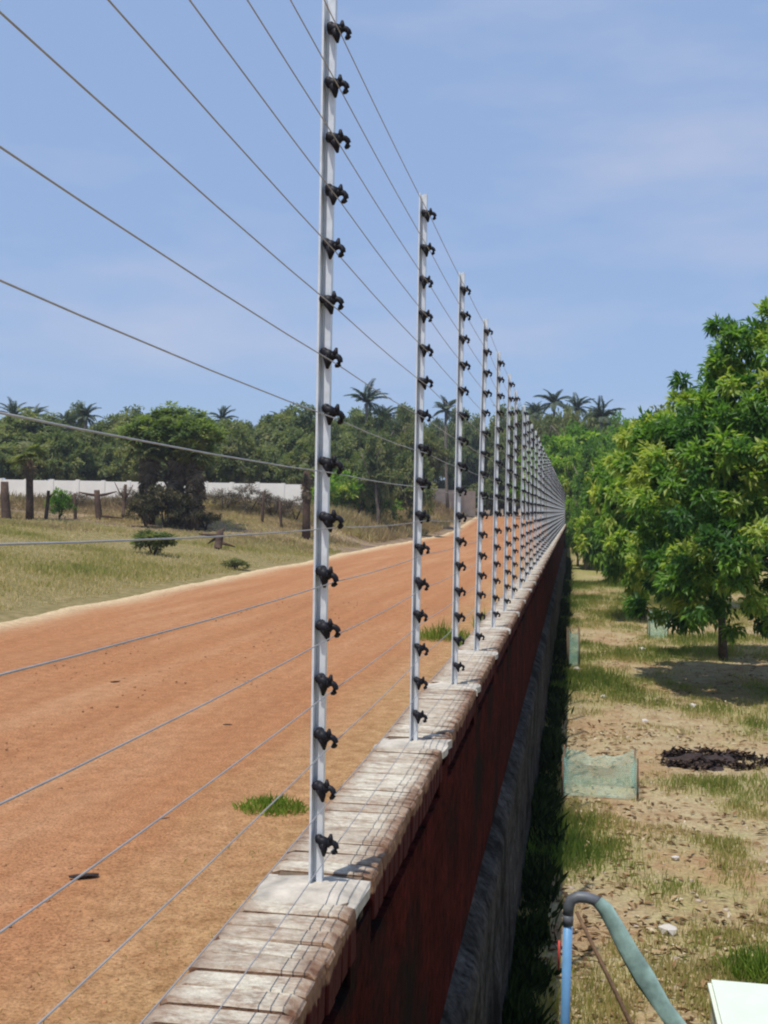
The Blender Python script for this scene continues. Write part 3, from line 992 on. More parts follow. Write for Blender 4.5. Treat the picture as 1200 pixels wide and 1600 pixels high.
def which(row, px_, marks, outside):
    """a tree of a row told apart by counting rightwards from the landmark it stands after"""
    for (a_, b_, text) in marks:
        if a_ <= px_ < b_:
            count[(row, text)] = count.get((row, text), 0) + 1
            return f'{NUM[count[(row, text)] - 1]} {row} rightwards from {text}'
    return outside


LEFT = ((-8, 262, 'the left photo edge'), (262, 505, 'the palm clump'), (505, 655, 'the nearest fence post'))
ROADEND = ((655, 720, 'the second fence post'), (720, 900, 'the third fence post'))
RIGHT = ((880, 1010, 'the fence end'), (1010, 1210, 'the low bushy tree'))
random.seed(77)
px = -150
while px < 660:
    d_ = random.uniform(84, 112)
    yt = 644 + random.uniform(-14, 24)
    far_tree(px, d_, yt, random.uniform(3.6, 6.0), random.choice((0, 1, 2, 3, 4)), which('tall tree of the back tree line', px, LEFT, 'tree of the back tree line beyond the left edge of the photo'), 'trees behind the white wall')
    px += random.uniform(15, 30)
px = -150
while px < 660:                              # lower, nearer row just behind the wall
    far_tree(px, random.uniform(74, 84), 685 + random.uniform(-14, 18), random.uniform(3.0, 4.6), random.choice((0, 1, 3, 4)),
             which('low bushy tree just behind the white wall', px, LEFT, 'low bushy tree behind the white wall beyond the left edge'), 'low trees just behind the white wall', 0.08)
    px += random.uniform(20, 38)
px = 640
while px < 905:
    far_tree(px, random.uniform(112, 150), 642 + random.uniform(-10, 25), random.uniform(5, 7.5), random.choice((0, 1, 2, 3, 4)),
             which('far tree at the road end', px, ROADEND, 'far tree at the road end behind the second fence post'), 'trees beyond the end of the road', 0.1)
    px += random.uniform(13, 22)
for px, d_, yt in ((824, 112, 646), (850, 108, 634), (872, 110, 640), (893, 106, 632), (912, 104, 644), (935, 98, 640), (958, 96, 650)):
    far_tree(px, d_, yt + random.uniform(-4, 6), random.uniform(3.6, 5.0), random.choice((0, 1, 2)), which('broad tree around the fence end palms', px, ((800, 990, 'the posts'),), ''), 'trees round the palms at the fence end', 0.1)
px = 600
while px < 900:
    far_tree(px, random.uniform(122, 134), 752 + random.uniform(-14, 12), random.uniform(4.5, 6.5), random.choice((0, 2, 4)),
             which('low thicket bush closing the road end', px, ((600, 655, 'the grey wall start'), (655, 720, 'the second post'), (720, 900, 'the third post')), 'low thicket bush'), 'thicket closing the road end', 0.0)
    px += random.uniform(13, 20)
px = 880
while px < 1500:
    d_ = random.uniform(62, 115)
    far_tree(px, d_, 655 + random.uniform(-20, 25), random.uniform(4.5, 7), random.choice((0, 2, 4, 5, 5)),
             which('background tree behind the yard', px, RIGHT, 'background tree of the yard beyond the right edge'), 'trees closing the far side of the yard', 0.05)
    px += random.uniform(12, 24)
LW = ['knee high bush nearest the far end of the wall', 'second bush from the wall end, taller and pointed', 'third bush from the wall end, low and broad', 'fourth bush from the wall end, in front of the olive tree',
      'rightmost low bush beside the bushy tree', 'yellow green tree nearest the wall beyond the low bushes', 'yellow green tree second from the wall end', 'yellow green tree third from the wall end', 'small tree half hidden by the wall end bushes', 'olive tree right behind the far end of the wall']
for px, d_, yt, w_ in ((903, 62, 800, 1.3), (922, 61, 770, 1.8), (945, 60, 800, 1.7), (972, 58, 790, 1.8), (1010, 56, 780, 2.2), (902, 76, 700, 3.2), (935, 70, 690, 3.4), (968, 66, 690, 3.2), (915, 60, 760, 1.8), (890, 92, 720, 3.0)):
    far_tree(px, d_, yt, w_, 5 if px != 890 else 2, (LW.pop(0) if LW else 'leafy tree near the far end of the wall'), 'trees near the far end of the wall', 0.0)

# --- coconut palms
def frond_mesh(seed, L=3.0):
    random.seed(seed)
    pos, ax, nr, LL, WW, rr = [], [], [], [], [], []
    mb_ = []
    n = 24
    for i in range(n):
        s = (i + 1) / n
        p = np.array([L * (s - 0.12 * s * s), 0, L * (0.42 * s - 0.62 * s * s)])
        tng = np.array([1 - .24 * s, 0, .42 - 1.24 * s])
        tng /= np.linalg.norm(tng)
        for sd in (-1, 1):
            pos.append(p)
            ax.append(tng * 0.55 + np.array([0, sd * 0.8, -0.35 + random.uniform(-.15, .1)]))
            nr.append(np.array([-tng[2], 0, tng[0]]))
            LL.append(L * 0.26 * (1 - 0.55 * abs(s - 0.45) * 1.6) * random.uniform(.85, 1.1))
            WW.append(0.13)
            rr.append(random.uniform(.2, .8))
    pos, ax, nr = np.array(pos), np.array(ax), np.array(nr)
    # the midrib, as three long slivers
    for a_, b_ in ((0, .4), (.35, .7), (.65, 1)):
        pa = np.array([L * (a_ - .12 * a_ * a_), 0, L * (.42 * a_ - .62 * a_ * a_)])
        pb = np.array([L * (b_ - .12 * b_ * b_), 0, L * (.42 * b_ - .62 * b_ * b_)])
        pos = np.vstack([pos, pa]); ax = np.vstack([ax, pb - pa]); nr = np.vstack([nr, [0, 0, 1]])
        LL.append(np.linalg.norm(pb - pa)); WW.append(0.07); rr.append(.9)
    return leaves('frond', pos, ax, nr, np.array(LL), np.array(WW), np.array(rr), M['palm'], 0.1)


FROND = [frond_mesh(300 + i) for i in range(3)]


def coco_palm(px, dist, ytop, label, sc=1.0, group='coconut palms above the tree line'):
    x, y, z = spot(px, dist)
    h = height_at(px, ytop + 9, dist) - z - 0.75 * sc
    root = empty('coconut_palm', (x, y, z), 0, label, 'palm tree', group)
    mb_ = MB()
    bx_, by_ = random.uniform(-.6, .6), random.uniform(-.6, .6)
    pts = [(bx_ * (1 - s) ** 2 - bx_, by_ * (1 - s) ** 2 - by_, -0.3 + (h + .3) * s) for s in (0, .25, .5, .75, 1)]
    mb_.tube(pts, [.2, .15, .14, .13, .12], 7)
    place('trunk', mb_.mesh('trunk', M['greybark'], True), root)
    top = pts[-1]
    n = 22
    for i in range(n):
        el = random.uniform(-.95, .6) if i % 3 else random.uniform(-1.45, -.6)
        s = sc * random.uniform(.5, .78)
        place('frond', random.choice(FROND), root, top, (random.uniform(-.3, .3), el, i * 2.4 + random.uniform(-.2, .2)), (s, s, s))


random.seed(88)
for px, d_, yt, sc, lab in (
        (567, 96, 606, 1.0, 'tall coconut palm just right of the nearest fence post'),
        (592, 104, 632, .9, 'shorter coconut palm right of the tall one by the nearest post'),
        (645, 110, 640, .8, 'coconut palm behind the second fence post'),
        (700, 112, 622, .9, 'coconut palm between the second and third posts'),
        (122, 98, 632, .75, 'small coconut palm above the trees on the left'),
        (92, 104, 642, .7, 'low coconut palm peeping over the trees at far left'),
        (50, 100, 632, .75, 'coconut palm standing over the trees near the left edge'),
        (5, 98, 628, .9, 'coconut palm cut by the left edge of the photo'),
        (345, 108, 638, .75, 'coconut palm above the trees right of the palm clump'),
        (448, 104, 640, .8, 'coconut palm just left of the nearest fence post'),
        (838, 118, 628, .85, 'coconut palm over the receding row of fence posts'),
        (868, 112, 608, 1.0, 'tallest coconut palm above the far end of the fence'),
        (897, 116, 618, .95, 'coconut palm right of the tallest one at the fence end'),
        (940, 92, 630, .9, 'dark coconut palm in front of the right tree line'),
        (918, 84, 668, .8, 'low dark palm standing near the wall end')):
    coco_palm(px, d_, yt, lab, sc)


# --- fan palms and stumps in the field
def fan_mesh(seed, mat, L=0.75):
    random.seed(seed)
    n = 15
    pos, ax, nr, LL, WW, rr = [], [], [], [], [], []
    for i in range(n):
        a_ = math.radians(-125 + 250 * i / (n - 1))
        pos.append((L * .8, 0, 0))
        ax.append((math.cos(a_), math.sin(a_), -.25 - .2 * abs(math.sin(a_)) + random.uniform(-.1, .1)))
        nr.append((0, 0, 1))
        LL.append(L * random.uniform(.85, 1.05)); WW.append(.17); rr.append(random.uniform(.25, .85))
    pos.append((0, 0, 0)); ax.append((1, 0, 0)); nr.append((0, 0, 1)); LL.append(L * .9); WW.append(.05); rr.append(.6)
    return leaves('fan_frond', np.array(pos, float), np.array(ax, float), np.array(nr, float), np.array(LL), np.array(WW), np.array(rr), mat, .12)


FAN = [fan_mesh(500 + i, M['far'] if i == 0 else M['olive']) for i in range(2)]
DEADFAN = [fan_mesh(520 + i, M['dead']) for i in range(2)]


def fan_palm(x, y, h, label, sc=1.0, skirt=10, n=18, r=.2, group='fan palms in the field', bark='redbark'):
    root = empty('fan_palm', (x, y, gz(x, y)), 0, label, 'palm tree', group)
    mb_ = MB()
    lx = random.uniform(-.12, .12)
    mb_.tube([(0, 0, -.2), (lx * .4, 0, h * .33), (lx * .8, 0, h * .66), (lx, 0, h)], [r * 1.15, r, r * .95, r * .8], 8)
    place('trunk', mb_.mesh('trunk', M[bark], True), root)
    for i in range(n):
        s = sc * random.uniform(.8, 1.1)
        place('frond', random.choice(FAN), root, (lx, 0, h), (random.uniform(-.4, .4), random.uniform(-1.3, .35), i * 2.4), (s, s, s))
    for i in range(skirt):
        s = sc * random.uniform(.8, 1.1)
        place('dead_frond', random.choice(DEADFAN), root, (lx, 0, h * random.uniform(.97 - min(.75, skirt * .016), .98)), (random.uniform(-.3, .3), random.uniform(.7, 1.4), i * 2.4), (s, s, s))
    return root


random.seed(99)
x, y, z = spot(262, 52.8)
fan_palm(x - .9, y, 3.3, 'fan palm with green crown on the left of the palm clump', .8, 46, 26, .22)
fan_palm(x + .1, y + .5, 3.5, 'tallest fan palm in the middle of the palm clump', .85, 46, 28, .22)
fan_palm(x + 1.2, y - .2, 3.3, 'fan palm with dead hanging leaves on the right of the clump', .8, 44, 22, .2)
fan_palm(x + .7, y + 1.2, 3.0, 'shorter fan palm at the back of the palm clump', .8, 40, 22, .2)
cm = crown('crown', 260, 60, M['clumpgreen'], (0.10, 0.05), LOB[0], .3, .45, .18, .9)
root = empty('round_tree', (x + .15, y + .7, gz(x + .15, y + .7)), 0, 'round leafy green tree rising out of the palm clump', 'tree')
mb = MB(); trunk_geo(mb, 4.2, .16, 1.5, 5, 66)
place('trunk', mb.mesh('trunk', M['bark'], True), root)
place('crown', cm, root, (0.0, 0, 4.15), (0, 0, 1), (2.35, 2.2, 1.35))


def shrub(px, dist, w, h, mat, label, nc=60, per=30, leaf=(.22, .06), cat='shrub', group=None, name='shrub', flush=.2):
    x_, y_, z_ = spot(px, dist)
    root = empty(name, (x_, y_, z_), 0, label, cat, group)
    mb_ = MB()
    for k in range(5):
        a_ = random.uniform(0, 6.28)
        mb_.tube([(0, 0, -.05), (math.cos(a_) * w * .15, math.sin(a_) * w * .15, h * .4), (math.cos(a_) * w * .3, math.sin(a_) * w * .3, h * .8)], [.03, .02, .008], 5)
    place('stem', mb_.mesh('stem', M['bark'], True), root)
    c_ = crown('foliage', nc, per, M[mat], leaf, LOB[random.randrange(4)], -.2, flush, .25, .9)
    place('foliage', c_, root, (0, 0, h * .5), (0, 0, random.uniform(0, 6)), (w / 2, w / 2, h * .52))


shrub(240, 37.2, 1.4, .78, 'far', 'dense dark green bush alone in the grass near the road', 70, 40, (.30, .07))
for px, d_, w_, h_, lab in ((350, 60.5, 2.4, 1.3, 'grey brown dry brush right of the palm clump'), (388, 60.5, 2.6, 1.5, 'largest patch of dry brush before the white wall'),
                            (425, 60, 2.2, 1.2, 'dry brush clump in front of the white wall middle'), (462, 59.5, 2.0, 1.3, 'dry brush beside the dead palm'),
                            (205, 61, 1.8, 1.1, 'dry brush left of the palm clump'), (120, 61, 1.8, .9, 'low dry brush before the white wall at left')):
    shrub(px, d_, w_, h_, 'brush', lab, 50, 26, (.2, .03), group='dry brush clumps along the white wall', name='dry_shrub')
for px, d_, w_, h_, lab in ((228, 51.5, 1.6, 1.5, 'dark bush at the left foot of the palm clump'), (258, 52, 1.9, 1.9, 'dark bush in the middle under the palm clump'), (292, 52, 1.7, 1.7, 'dark bush at the right foot of the palm clump'), (322, 52.5, 1.4, .9, 'low dark bush right of the palm clump foot')):
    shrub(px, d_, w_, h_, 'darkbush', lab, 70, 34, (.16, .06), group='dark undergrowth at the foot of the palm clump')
for px, d_, w_, h_, lab in ((530, 74, 3.0, 2.6, 'green bush right behind the nearest fence post'), (560, 76, 3.2, 2.4, 'broad green bush left of the grey wall'),
                            (595, 78, 2.8, 2.2, 'green bush at the start of the grey wall'), (505, 72, 2.4, 2.4, 'dark green bush half behind the nearest post'),
                            (370, 35.2, .8, .35, 'low weed growing at the road edge'), (655, 104, 2.2, 1.4, 'small dark bush by the far grey wall'),
                            (92, 52.2, 1.2, 1.3, 'small green bush on a reddish stump at the left')):
    shrub(px, d_, w_, h_, 'bright' if d_ > 40 and px != 655 else 'olive', lab, 60, 30, (.2, .08), group='green bushes in the field')


def stump(px, dist, h, r, label, arms, name='palm_stump', cat='stump', group='cut trunks in the field'):
    x_, y_, z_ = spot(px, dist)
    root = empty(name, (x_, y_, z_), 0, label, cat, group)
    mb_ = MB()
    lx = random.uniform(-.1, .1)
    mb_.tube([(0, 0, -.2), (0, 0, h * .1), (lx, 0, h * .55), (lx * 1.5, 0, h)], [r * 1.4, r, r * .9, r * .8], 8)
    place('trunk', mb_.mesh('trunk', M['redbark'], True), root)
    for (z0_, dx, dy, dz) in arms:
        m2 = MB()
        m2.tube([(lx, 0, z0_), (lx + dx * .5, dy * .5, z0_ + dz * .4), (lx + dx, dy, z0_ + dz)], [r * .45, r * .35, r * .15], 6)
        place('branch', m2.mesh('branch', M['redbark'], True), root)


stump(10, 49.6, 1.55, .2, 'dark reddish trunk at the left edge before the white wall', [])
stump(72, 51, 1.3, .09, 'slim dark trunk between the young fan palm and the green bush', [(1.0, .4, 0, .3)])
stump(118, 53, 1.15, .08, 'slim dark trunk right of the small green bush', [(.8, -.35, 0, .3)])
stump(410, 57, 1.5, .08, 'slim dark sapling trunk before the dry brush', [(1.1, .4, 0, .4), (.8, -.4, 0, .4)])
stump(440, 56, 1.3, .07, 'slim dark sapling trunk left of the dead palm', [(.9, .3, 0, .4)])
x, y, z = spot(47, 50)
fan_palm(x, y, 2.7, 'young fan palm with slim trunk at the far left', .75, 3, 16, .16)
stump(155, 53.6, 1.35, .17, 'cut trunk with a short cross branch near the left', [(1.1, -.9, 0, .15), (1.1, .9, 0, .2), (.2, 1.2, 0, -.1)])
stump(192, 54.3, 1.6, .09, 'thin forked sapling trunk left of the palm clump', [(.9, -.5, 0, .8), (.9, .4, 0, .7), (.5, .5, .1, .5)])
stump(341, 43, .7, .16, 'weathered forked stump in the grass near the road', [(.5, -.8, 0, .05), (.45, -.5, .2, -.25), (.25, .6, 0, -.15), (.6, .2, 0, .2)])
x, y, z = spot(479, 54.5)
rt = fan_palm(x, y, 3.2, 'dead brown palm with drooping crown beside the nearest post', .55, 16, 3, .19)
rt['group'] = 'fan palms in the field'

# --- thin pale stakes in the field
for px, d_, lab in ((566, 80, 'left thin pale stake in the dry field'), (580, 82, 'right thin pale stake in the dry field')):
    x, y, z = spot(px, d_)
    mb = MB(); mb.tube([(0, 0, -.2), (.02, 0, 1.0), (.03, 0, 1.7)], [.05, .045, .035], 6)
    place('stake', mb.mesh('stake', M['stone'], True), None, (x, y, z), label=lab, cat='stake', group='pale stakes in the field')

# ------------------------------------------------------------------ far walls of the field
def far_wall(name, ends, n, mat, label):
    (p0, d0, y0), (p1, d1, y1) = ends
    root = empty(name, (0, 0, 0), 0, label, 'wall')
    pts = []
    for i in range(n + 1):
        s = i / n
        px_, dd, yt = p0 + (p1 - p0) * s, d0 + (d1 - d0) * s, y0 + (y1 - y0) * s
        x_, y_, z_ = spot(px_, dd)
        pts.append((x_, y_, z_, height_at(px_, yt, dd)))
    root.location = pts[0][:3]
    o = Vector(root.location)
    for i in range(n):
        a_, b_ = pts[i], pts[i + 1]
        d_ = Vector((b_[0] - a_[0], b_[1] - a_[1], 0))
        ln = d_.length
        ang = math.atan2(d_.y, d_.x)
        top = (a_[3] + b_[3]) / 2 + random.uniform(-.03, .03)
        bot = min(a_[2], b_[2]) - .3
        mb_ = MB()
        mb_.box((0, 0, (top - bot) / 2), (ln - .03, .15, top - bot), 0)
        pm_ = mb_.mesh('wall_panel', mat)
        place('wall_panel', pm_, root, Vector(((a_[0] + b_[0]) / 2, (a_[1] + b_[1]) / 2, bot)) - o, (0, 0, ang))
        mb_ = MB()
        mb_.box((0, 0, (top - bot + .06) / 2), (.2, .22, top - bot + .06), 0)
        place('wall_post', mb_.mesh('wall_post', mat), root, Vector((a_[0], a_[1], bot)) - o, (0, 0, ang))


far_wall('white_wall', ((-160, 69, 746), (482, 63.5, 757)), 16, M['wallwhite'], 'low whitewashed wall along the back of the field')
far_wall('grey_wall', ((608, 108, 758), (742, 118, 768)), 6, M['wallgrey'], 'bare grey block wall seen between the fence posts')

# ------------------------------------------------------------------ things in the yard
# tree guards of green shade net


def net_guard(x, y, w, d, h, label, stake_h=None):
    z0 = gz(x, y)
    root = empty('net_guard', (x, y, z0), random.uniform(-.1, .1), label, 'net guard', 'green net guards round saplings')
    sh = stake_h or h * 1.06
    for sx_ in (-1, 1):
        for sy_ in (-1, 1):
            m2 = MB()
            m2.tube([(sx_ * w / 2, sy_ * d / 2, -.1), (sx_ * w / 2 + random.uniform(-.02, .02), sy_ * d / 2, sh)], [.014, .011], 6)
            place('stake', m2.mesh('stake', M['stick'], True), root)
    n = 10
    for (ax_, ay_), (bx_, by_) in (((-1, -1), (1, -1)), ((1, -1), (1, 1)), ((1, 1), (-1, 1)), ((-1, 1), (-1, -1))):
        vs2, fs2 = [], []
        for i in range(n + 1):
            s = i / n
            px_ = (ax_ + (bx_ - ax_) * s) * w / 2 * 1.01
            py_ = (ay_ + (by_ - ay_) * s) * d / 2 * 1.01
            sag = math.sin(s * PI)
            for j in range(5):
                t_ = j / 4
                inn = 1 - .16 * sag * math.sin(t_ * PI) + random.uniform(-.03, .03)
                vs2.append((px_ * inn, py_ * inn, .01 + (h - .10 * sag * t_ + random.uniform(-.022, .022)) * t_))
        for i in range(n):
            for j in range(4):
                a0 = i * 5 + j
                fs2.append((a0, a0 + 5, a0 + 6, a0 + 1))
        m2 = MB(); m2.add(vs2, fs2)
        place('net_panel', m2.mesh('net_panel', M['net'], True), root)
    return root


random.seed(61)
net_guard(.33, 12.9, .80, .55, .42, 'wide low green net guard close to the wall shade')
net_guard(2.12, 29.5, .44, .42, .70, 'small pale green net guard standing below the trees')
net_guard(.05, 23.2, .22, .22, .75, 'narrow green net guard against the wall shade')
# irrigation riser: blue pipe, dark elbow, flat green hose falling away
RX, RY_ = -.005, 6.35
rz0 = gz(RX, RY_)
root = empty('irrigation_riser', (RX, RY_, rz0), 0, 'blue upright water pipe with dark elbow and flat green hose', 'water pipe')
mb = MB(); mb.tube([(.0, 0, -.2), (.005, 0, .35), (.012, 0, .88)], [.026, .026, .026], 14)
place('riser_pipe', mb.mesh('riser_pipe', M['bluepipe'], True), root)
mb = MB(); mb.tube([(.011, 0, .845), (.012, 0, .90)], [.030, .030], 14)
place('collar', mb.mesh('collar', M['greypipe'], True), root)
mb = MB()
mb.tube([(.012, 0, .89), (.014, 0, .945), (.03, 0, .985), (.065, 0, 1.0), (.11, 0, 1.0), (.15, 0, .99), (.185, 0, .965)], [.029, .030, .031, .031, .030, .030, .034], 14, up=(0, 1, 0))
place('elbow', mb.mesh('elbow', M['greypipe'], True), root)
mb = MB(); mb.tube([(-.033, -.01, .60), (-.034, -.012, .76)], [.006, .007], 8)
place('red_tape', mb.mesh('red_tape', M['redtape'], True), root)
mb = MB()
hp = [(.165, 0, .985), (.205, -.005, .945), (.25, -.01, .86), (.315, -.02, .73), (.39, -.03, .60), (.47, -.045, .46), (.545, -.06, .35), (.63, -.08, .24), (.73, -.10, .15), (.85, -.12, .08), (1.0, -.15, .05), (1.3, -.25, .04)]
hp = [Vector((.165 + (p[0] - .165) * 1.16, p[1], p[2])) for p in hp]
wd = [.034, .040, .048, .052, .053, .052, .050, .047, .046, .052, .052, .052]
vs_, fs_ = [], []
ns = 12
for i, p in enumerate(hp):
    tg = (hp[min(i + 1, len(hp) - 1)] - hp[max(i - 1, 0)]).normalized()
    sd = Vector((-tg.z, 0, tg.x)).normalized()            # hose lies edge-up so that its broad side faces the camera
    ot = tg.cross(sd).normalized()
    for k in range(ns):
        a_ = 2 * PI * k / ns
        wob = 1 + .10 * math.sin(i * 2.1 + k) + random.uniform(-.05, .05)
        vs_.append(p + sd * math.cos(a_) * wd[i] * wob + ot * math.sin(a_) * (.012 + .022 * (i < 2)))
for i in range(len(hp) - 1):
    for k in range(ns):
        fs_.append((i * ns + k, i * ns + (k + 1) % ns, (i + 1) * ns + (k + 1) % ns, (i + 1) * ns + k))
mb.add(vs_, fs_)
place('hose', mb.mesh('hose', M['hose'], True), root)
# a stick leaning on the riser
mb = MB(); mb.tube([(.055, -.03, .93), (.22, -.06, .62), (.375, -.10, .33), (.53, -.14, .02), (.56, -.145, -.05)], [.010, .012, .013, .014, .014], 7)
place('prop_stick', mb.mesh('prop_stick', M['stick'], True), None, (RX, RY_, rz0), label='thin brown stick leaning against the blue pipe', cat='stick')

# white box cut by the corner of the picture
bx0, by0 = 1.15, 6.36
bz = gz(bx0, by0)
root = empty('white_box', (bx0, by0, bz), math.radians(-1), 'pale white box with flat lid in the bottom right corner', 'box')


def bevel_box(name, size, mat, off=.015):
    bm = bmesh.new()
    bmesh.ops.create_cube(bm, size=1)
    for v in bm.verts:
        v.co = Vector((v.co.x * size[0], v.co.y * size[1], v.co.z * size[2]))
    bmesh.ops.bevel(bm, geom=bm.edges[:], offset=off, segments=2, affect='EDGES')
    me_ = bpy.data.meshes.new(name)
    bm.to_mesh(me_); bm.free()
    me_.materials.append(mat)
    return me_


place('body', bevel_box('body', (.70, .62, .42), M['white']), root, (0, 0, .20))
place('lid', bevel_box('lid', (.74, .66, .06), M['white'], .02), root, (0, 0, .435))
mb = MB()
vs_, fs_ = [], []
for i in range(6):
    for j in range(4):
        vs_.append((-.2 + .4 * i / 5, .05 * math.sin(i * 1.3) + .02 * j, .02 + .40 * j / 3 - .04 * math.sin(i * .9)))
for i in range(5):
    for j in range(3):
        a0 = i * 4 + j
        fs_.append((a0, a0 + 4, a0 + 5, a0 + 1))
mb.add(vs_, fs_)
place('green_net', mb.mesh('green_net', M['net'], True), None, (1.42, 6.95, gz(1.42, 6.95) + .05), label='scrap of green net standing behind the white box', cat='net')

# low lumpy dark patch, strewn with dark leaf shapes
def heap(x, y, w, d, h, mat, label, name, cat, seed, n=26):
    vs2, fs2 = [], []
    xx, yy_ = np.meshgrid(np.linspace(-1, 1, n), np.linspace(-1, 1, n))
    r2 = np.clip(1 - (xx ** 2 + yy_ ** 2) - .35 * (fbm(xx, yy_, .5, seed) - .3), 0, 1)
    zz = h * r2 ** .6 * (2.0 * fbm(xx, yy_, .3, seed + 3) - .2) - .045
    X_, Y_ = x + xx * w / 2, y + yy_ * d / 2
    Zg = ground_z(X_, Y_)
    z0 = gz(x, y)
    v = np.stack([xx * w / 2, yy_ * d / 2, Zg - z0 + zz - .015], -1).reshape(-1, 3)
    ii = np.arange(n * n).reshape(n, n)
    q = np.stack([ii[:-1, :-1], ii[:-1, 1:], ii[1:, 1:], ii[1:, :-1]], -1).reshape(-1, 4)
    place(name, tri_mesh(name, v, q, mat, smooth=True), None, (x, y, z0), label=label, cat=cat)


heap(1.72, 14.9, 1.7, 1.1, .11, M['mulch'], 'low spread of dark burnt leaves on the dry ground', 'mulch_heap', 'heap', 12, 40)
mo = bpy.data.objects['mulch_heap']
n = 1500
a_, rr = RNG.uniform(0, 2 * PI, n), np.sqrt(RNG.random(n))
X, Y = np.cos(a_) * rr * .78, np.sin(a_) * rr * .45
keep = fbm(X + 7, Y, .3, 8, 3) > .40 + .12 * rr
X, Y = X[keep], Y[keep]
n = len(X)
pos = np.stack([X, Y, ground_z(X + 1.72, Y + 14.9) - gz(1.72, 14.9) + .01 + .05 * RNG.random(n) * (1 - (X / .8) ** 2 * .8)], -1)
ax = RNG.normal(size=(n, 3)) * [1, 1, .45]
lf = leaves('burnt_leaves', pos, ax, np.tile([0, 0, 1.], (n, 1)) + RNG.normal(size=(n, 3)) * .3, .05 + .09 * RNG.random(n), .025 + .03 * RNG.random(n), RNG.random(n), M['char'], .3)
place('burnt_leaves', lf, mo, kind='stuff')

# stones and scraps lying on the dry ground
def stone_mesh(seed):
    random.seed(seed)
    bm = bmesh.new()
    bmesh.ops.create_icosphere(bm, subdivisions=1, radius=1)
    for v in bm.verts:
        v.co *= random.uniform(.7, 1.15)
        v.co.z *= .6
    me_ = bpy.data.meshes.new('stone')
    bm.to_mesh(me_); bm.free()
    me_.materials.append(M['stone'])
    return me_


SM = [stone_mesh(i) for i in range(5)]
random.seed(31)
for (x, y, s, lab) in ((1.58, 26.4, .11, 'white stone below the trees near the small net guard'), (.12, 22.6, .10, 'pale stone at the foot of the narrow net guard'),
                       (.75, 8.75, .085, 'largest pale stone between the pipe and the wide net guard'), (.66, 6.9, .035, 'small white stone just right of the green hose'),
                       (.74, 6.72, .03, 'tiny white stone under the green hose'), (1.42, 7.3, .035, 'small pale stone behind the white box'),
                       (.95, 10.6, .05, 'pale stone in the green grass strip'), (1.95, 19.2, .08, 'pale stone on bare soil before the trees'),
                       (1.1, 17.6, .06, 'small pale stone on the bare reddish patch'), (.55, 19.6, .07, 'pale stone near the wall shade before the trees')):
    place('stone', random.choice(SM), None, (x, y, gz(x, y) + s * .3), (0, 0, random.uniform(0, 6)), (s, s * random.uniform(.7, 1), s), label=lab, cat='stone', group='pale stones on the dry ground')

CLOD = []
for q in range(3):
    c_ = SM[q].copy(); c_.materials.clear(); c_.materials.append(M['mulch']); CLOD.append(c_)
# twigs and clods on the road
for (x, y, s, lab) in ((-2.5, 5.68, .10, 'dark twig on the road under the fence wires'), (-2.48, 6.85, .04, 'small dark clod above the twig on the road'),
                       (-3.02, 9.92, .05, 'dark clod in the middle of the red road'), (-4.94, 12.0, .07, 'smallest dark clod farther along the red road')):
    zr_ = 1.1 + .045
    place('clod', random.choice(CLOD), None, (x, y, zr_ + s * .12), (0, 0, random.uniform(0, 1)), (s, s * .28, s * .2), label=lab, cat='clod', group='dark clods on the red road')

# ------------------------------------------------------------------ grass, weeds, pebbles (uncountable)
def blades(name, X, Y, Z, h, mat, rnd, wid=.012, lean=.5):
    n = len(X)
    pos = np.stack([X, Y, Z], -1)
    a_ = RNG.uniform(0, 2 * PI, n)
    ax = np.stack([np.cos(a_) * lean * RNG.random(n), np.sin(a_) * lean * RNG.random(n), np.ones(n)], -1)
    nr = np.stack([np.cos(a_ + 1.57), np.sin(a_ + 1.57), np.zeros(n) + .1], -1)
    return leaves(name, pos, ax, nr, h, np.full(n, wid) * RNG.uniform(.7, 1.4, n), rnd, mat, .1)


# yard grass: drawn more densely near the camera
n = 420000
Y = 5.5 + 46 * RNG.random(n) ** 1.6
X = -.36 + (Y * .19 + 1.4) * RNG.random(n)
g = yard_grass(X, Y)
tuft = fbm(X, Y, .35, 71, 3)
keep = RNG.random(n) < np.clip(g * 1.1 + (tuft - .55) * 1.6, 0.02, 1) * .62
X, Y, g, tuft = X[keep], Y[keep], g[keep], tuft[keep]
h = (.025 + .06 * g + .10 * np.clip(tuft - .55, 0, 1)) * RNG.uniform(.5, 1.5, len(X)) * (1 + Y / 45)
rnd = np.clip(.88 - .75 * g + RNG.normal(size=len(X)) * .17 + .6 * (fbm(X, Y, 1.7, 91, 3) - .5), 0, 1)
place('yard_grass', blades('yard_grass', X, Y, ground_z(X, Y) - .004, h, M['grass'], rnd, .010), kind='stuff', label='short dry and green grass in the yard', cat='grass')

# taller weeds in the shade at the foot of the wall
n = 34000
Y = 5.0 + 60 * RNG.random(n) ** 1.5
X = -.36 + np.abs(RNG.normal(size=n)) * .10
w = fbm(X * 2, Y, .8, 14, 3)
keep = w > .27
X, Y, w = X[keep], Y[keep], w[keep]
h = (.05 + .50 * (w - .27)) * RNG.uniform(.5, 1.4, len(X))
place('wall_weeds', blades('wall_weeds', X, Y, ground_z(X, Y), h, M['darkweed'], RNG.random(len(X)), .03, 1.1), kind='stuff', label='weeds along the shaded foot of the wall', cat='weeds')

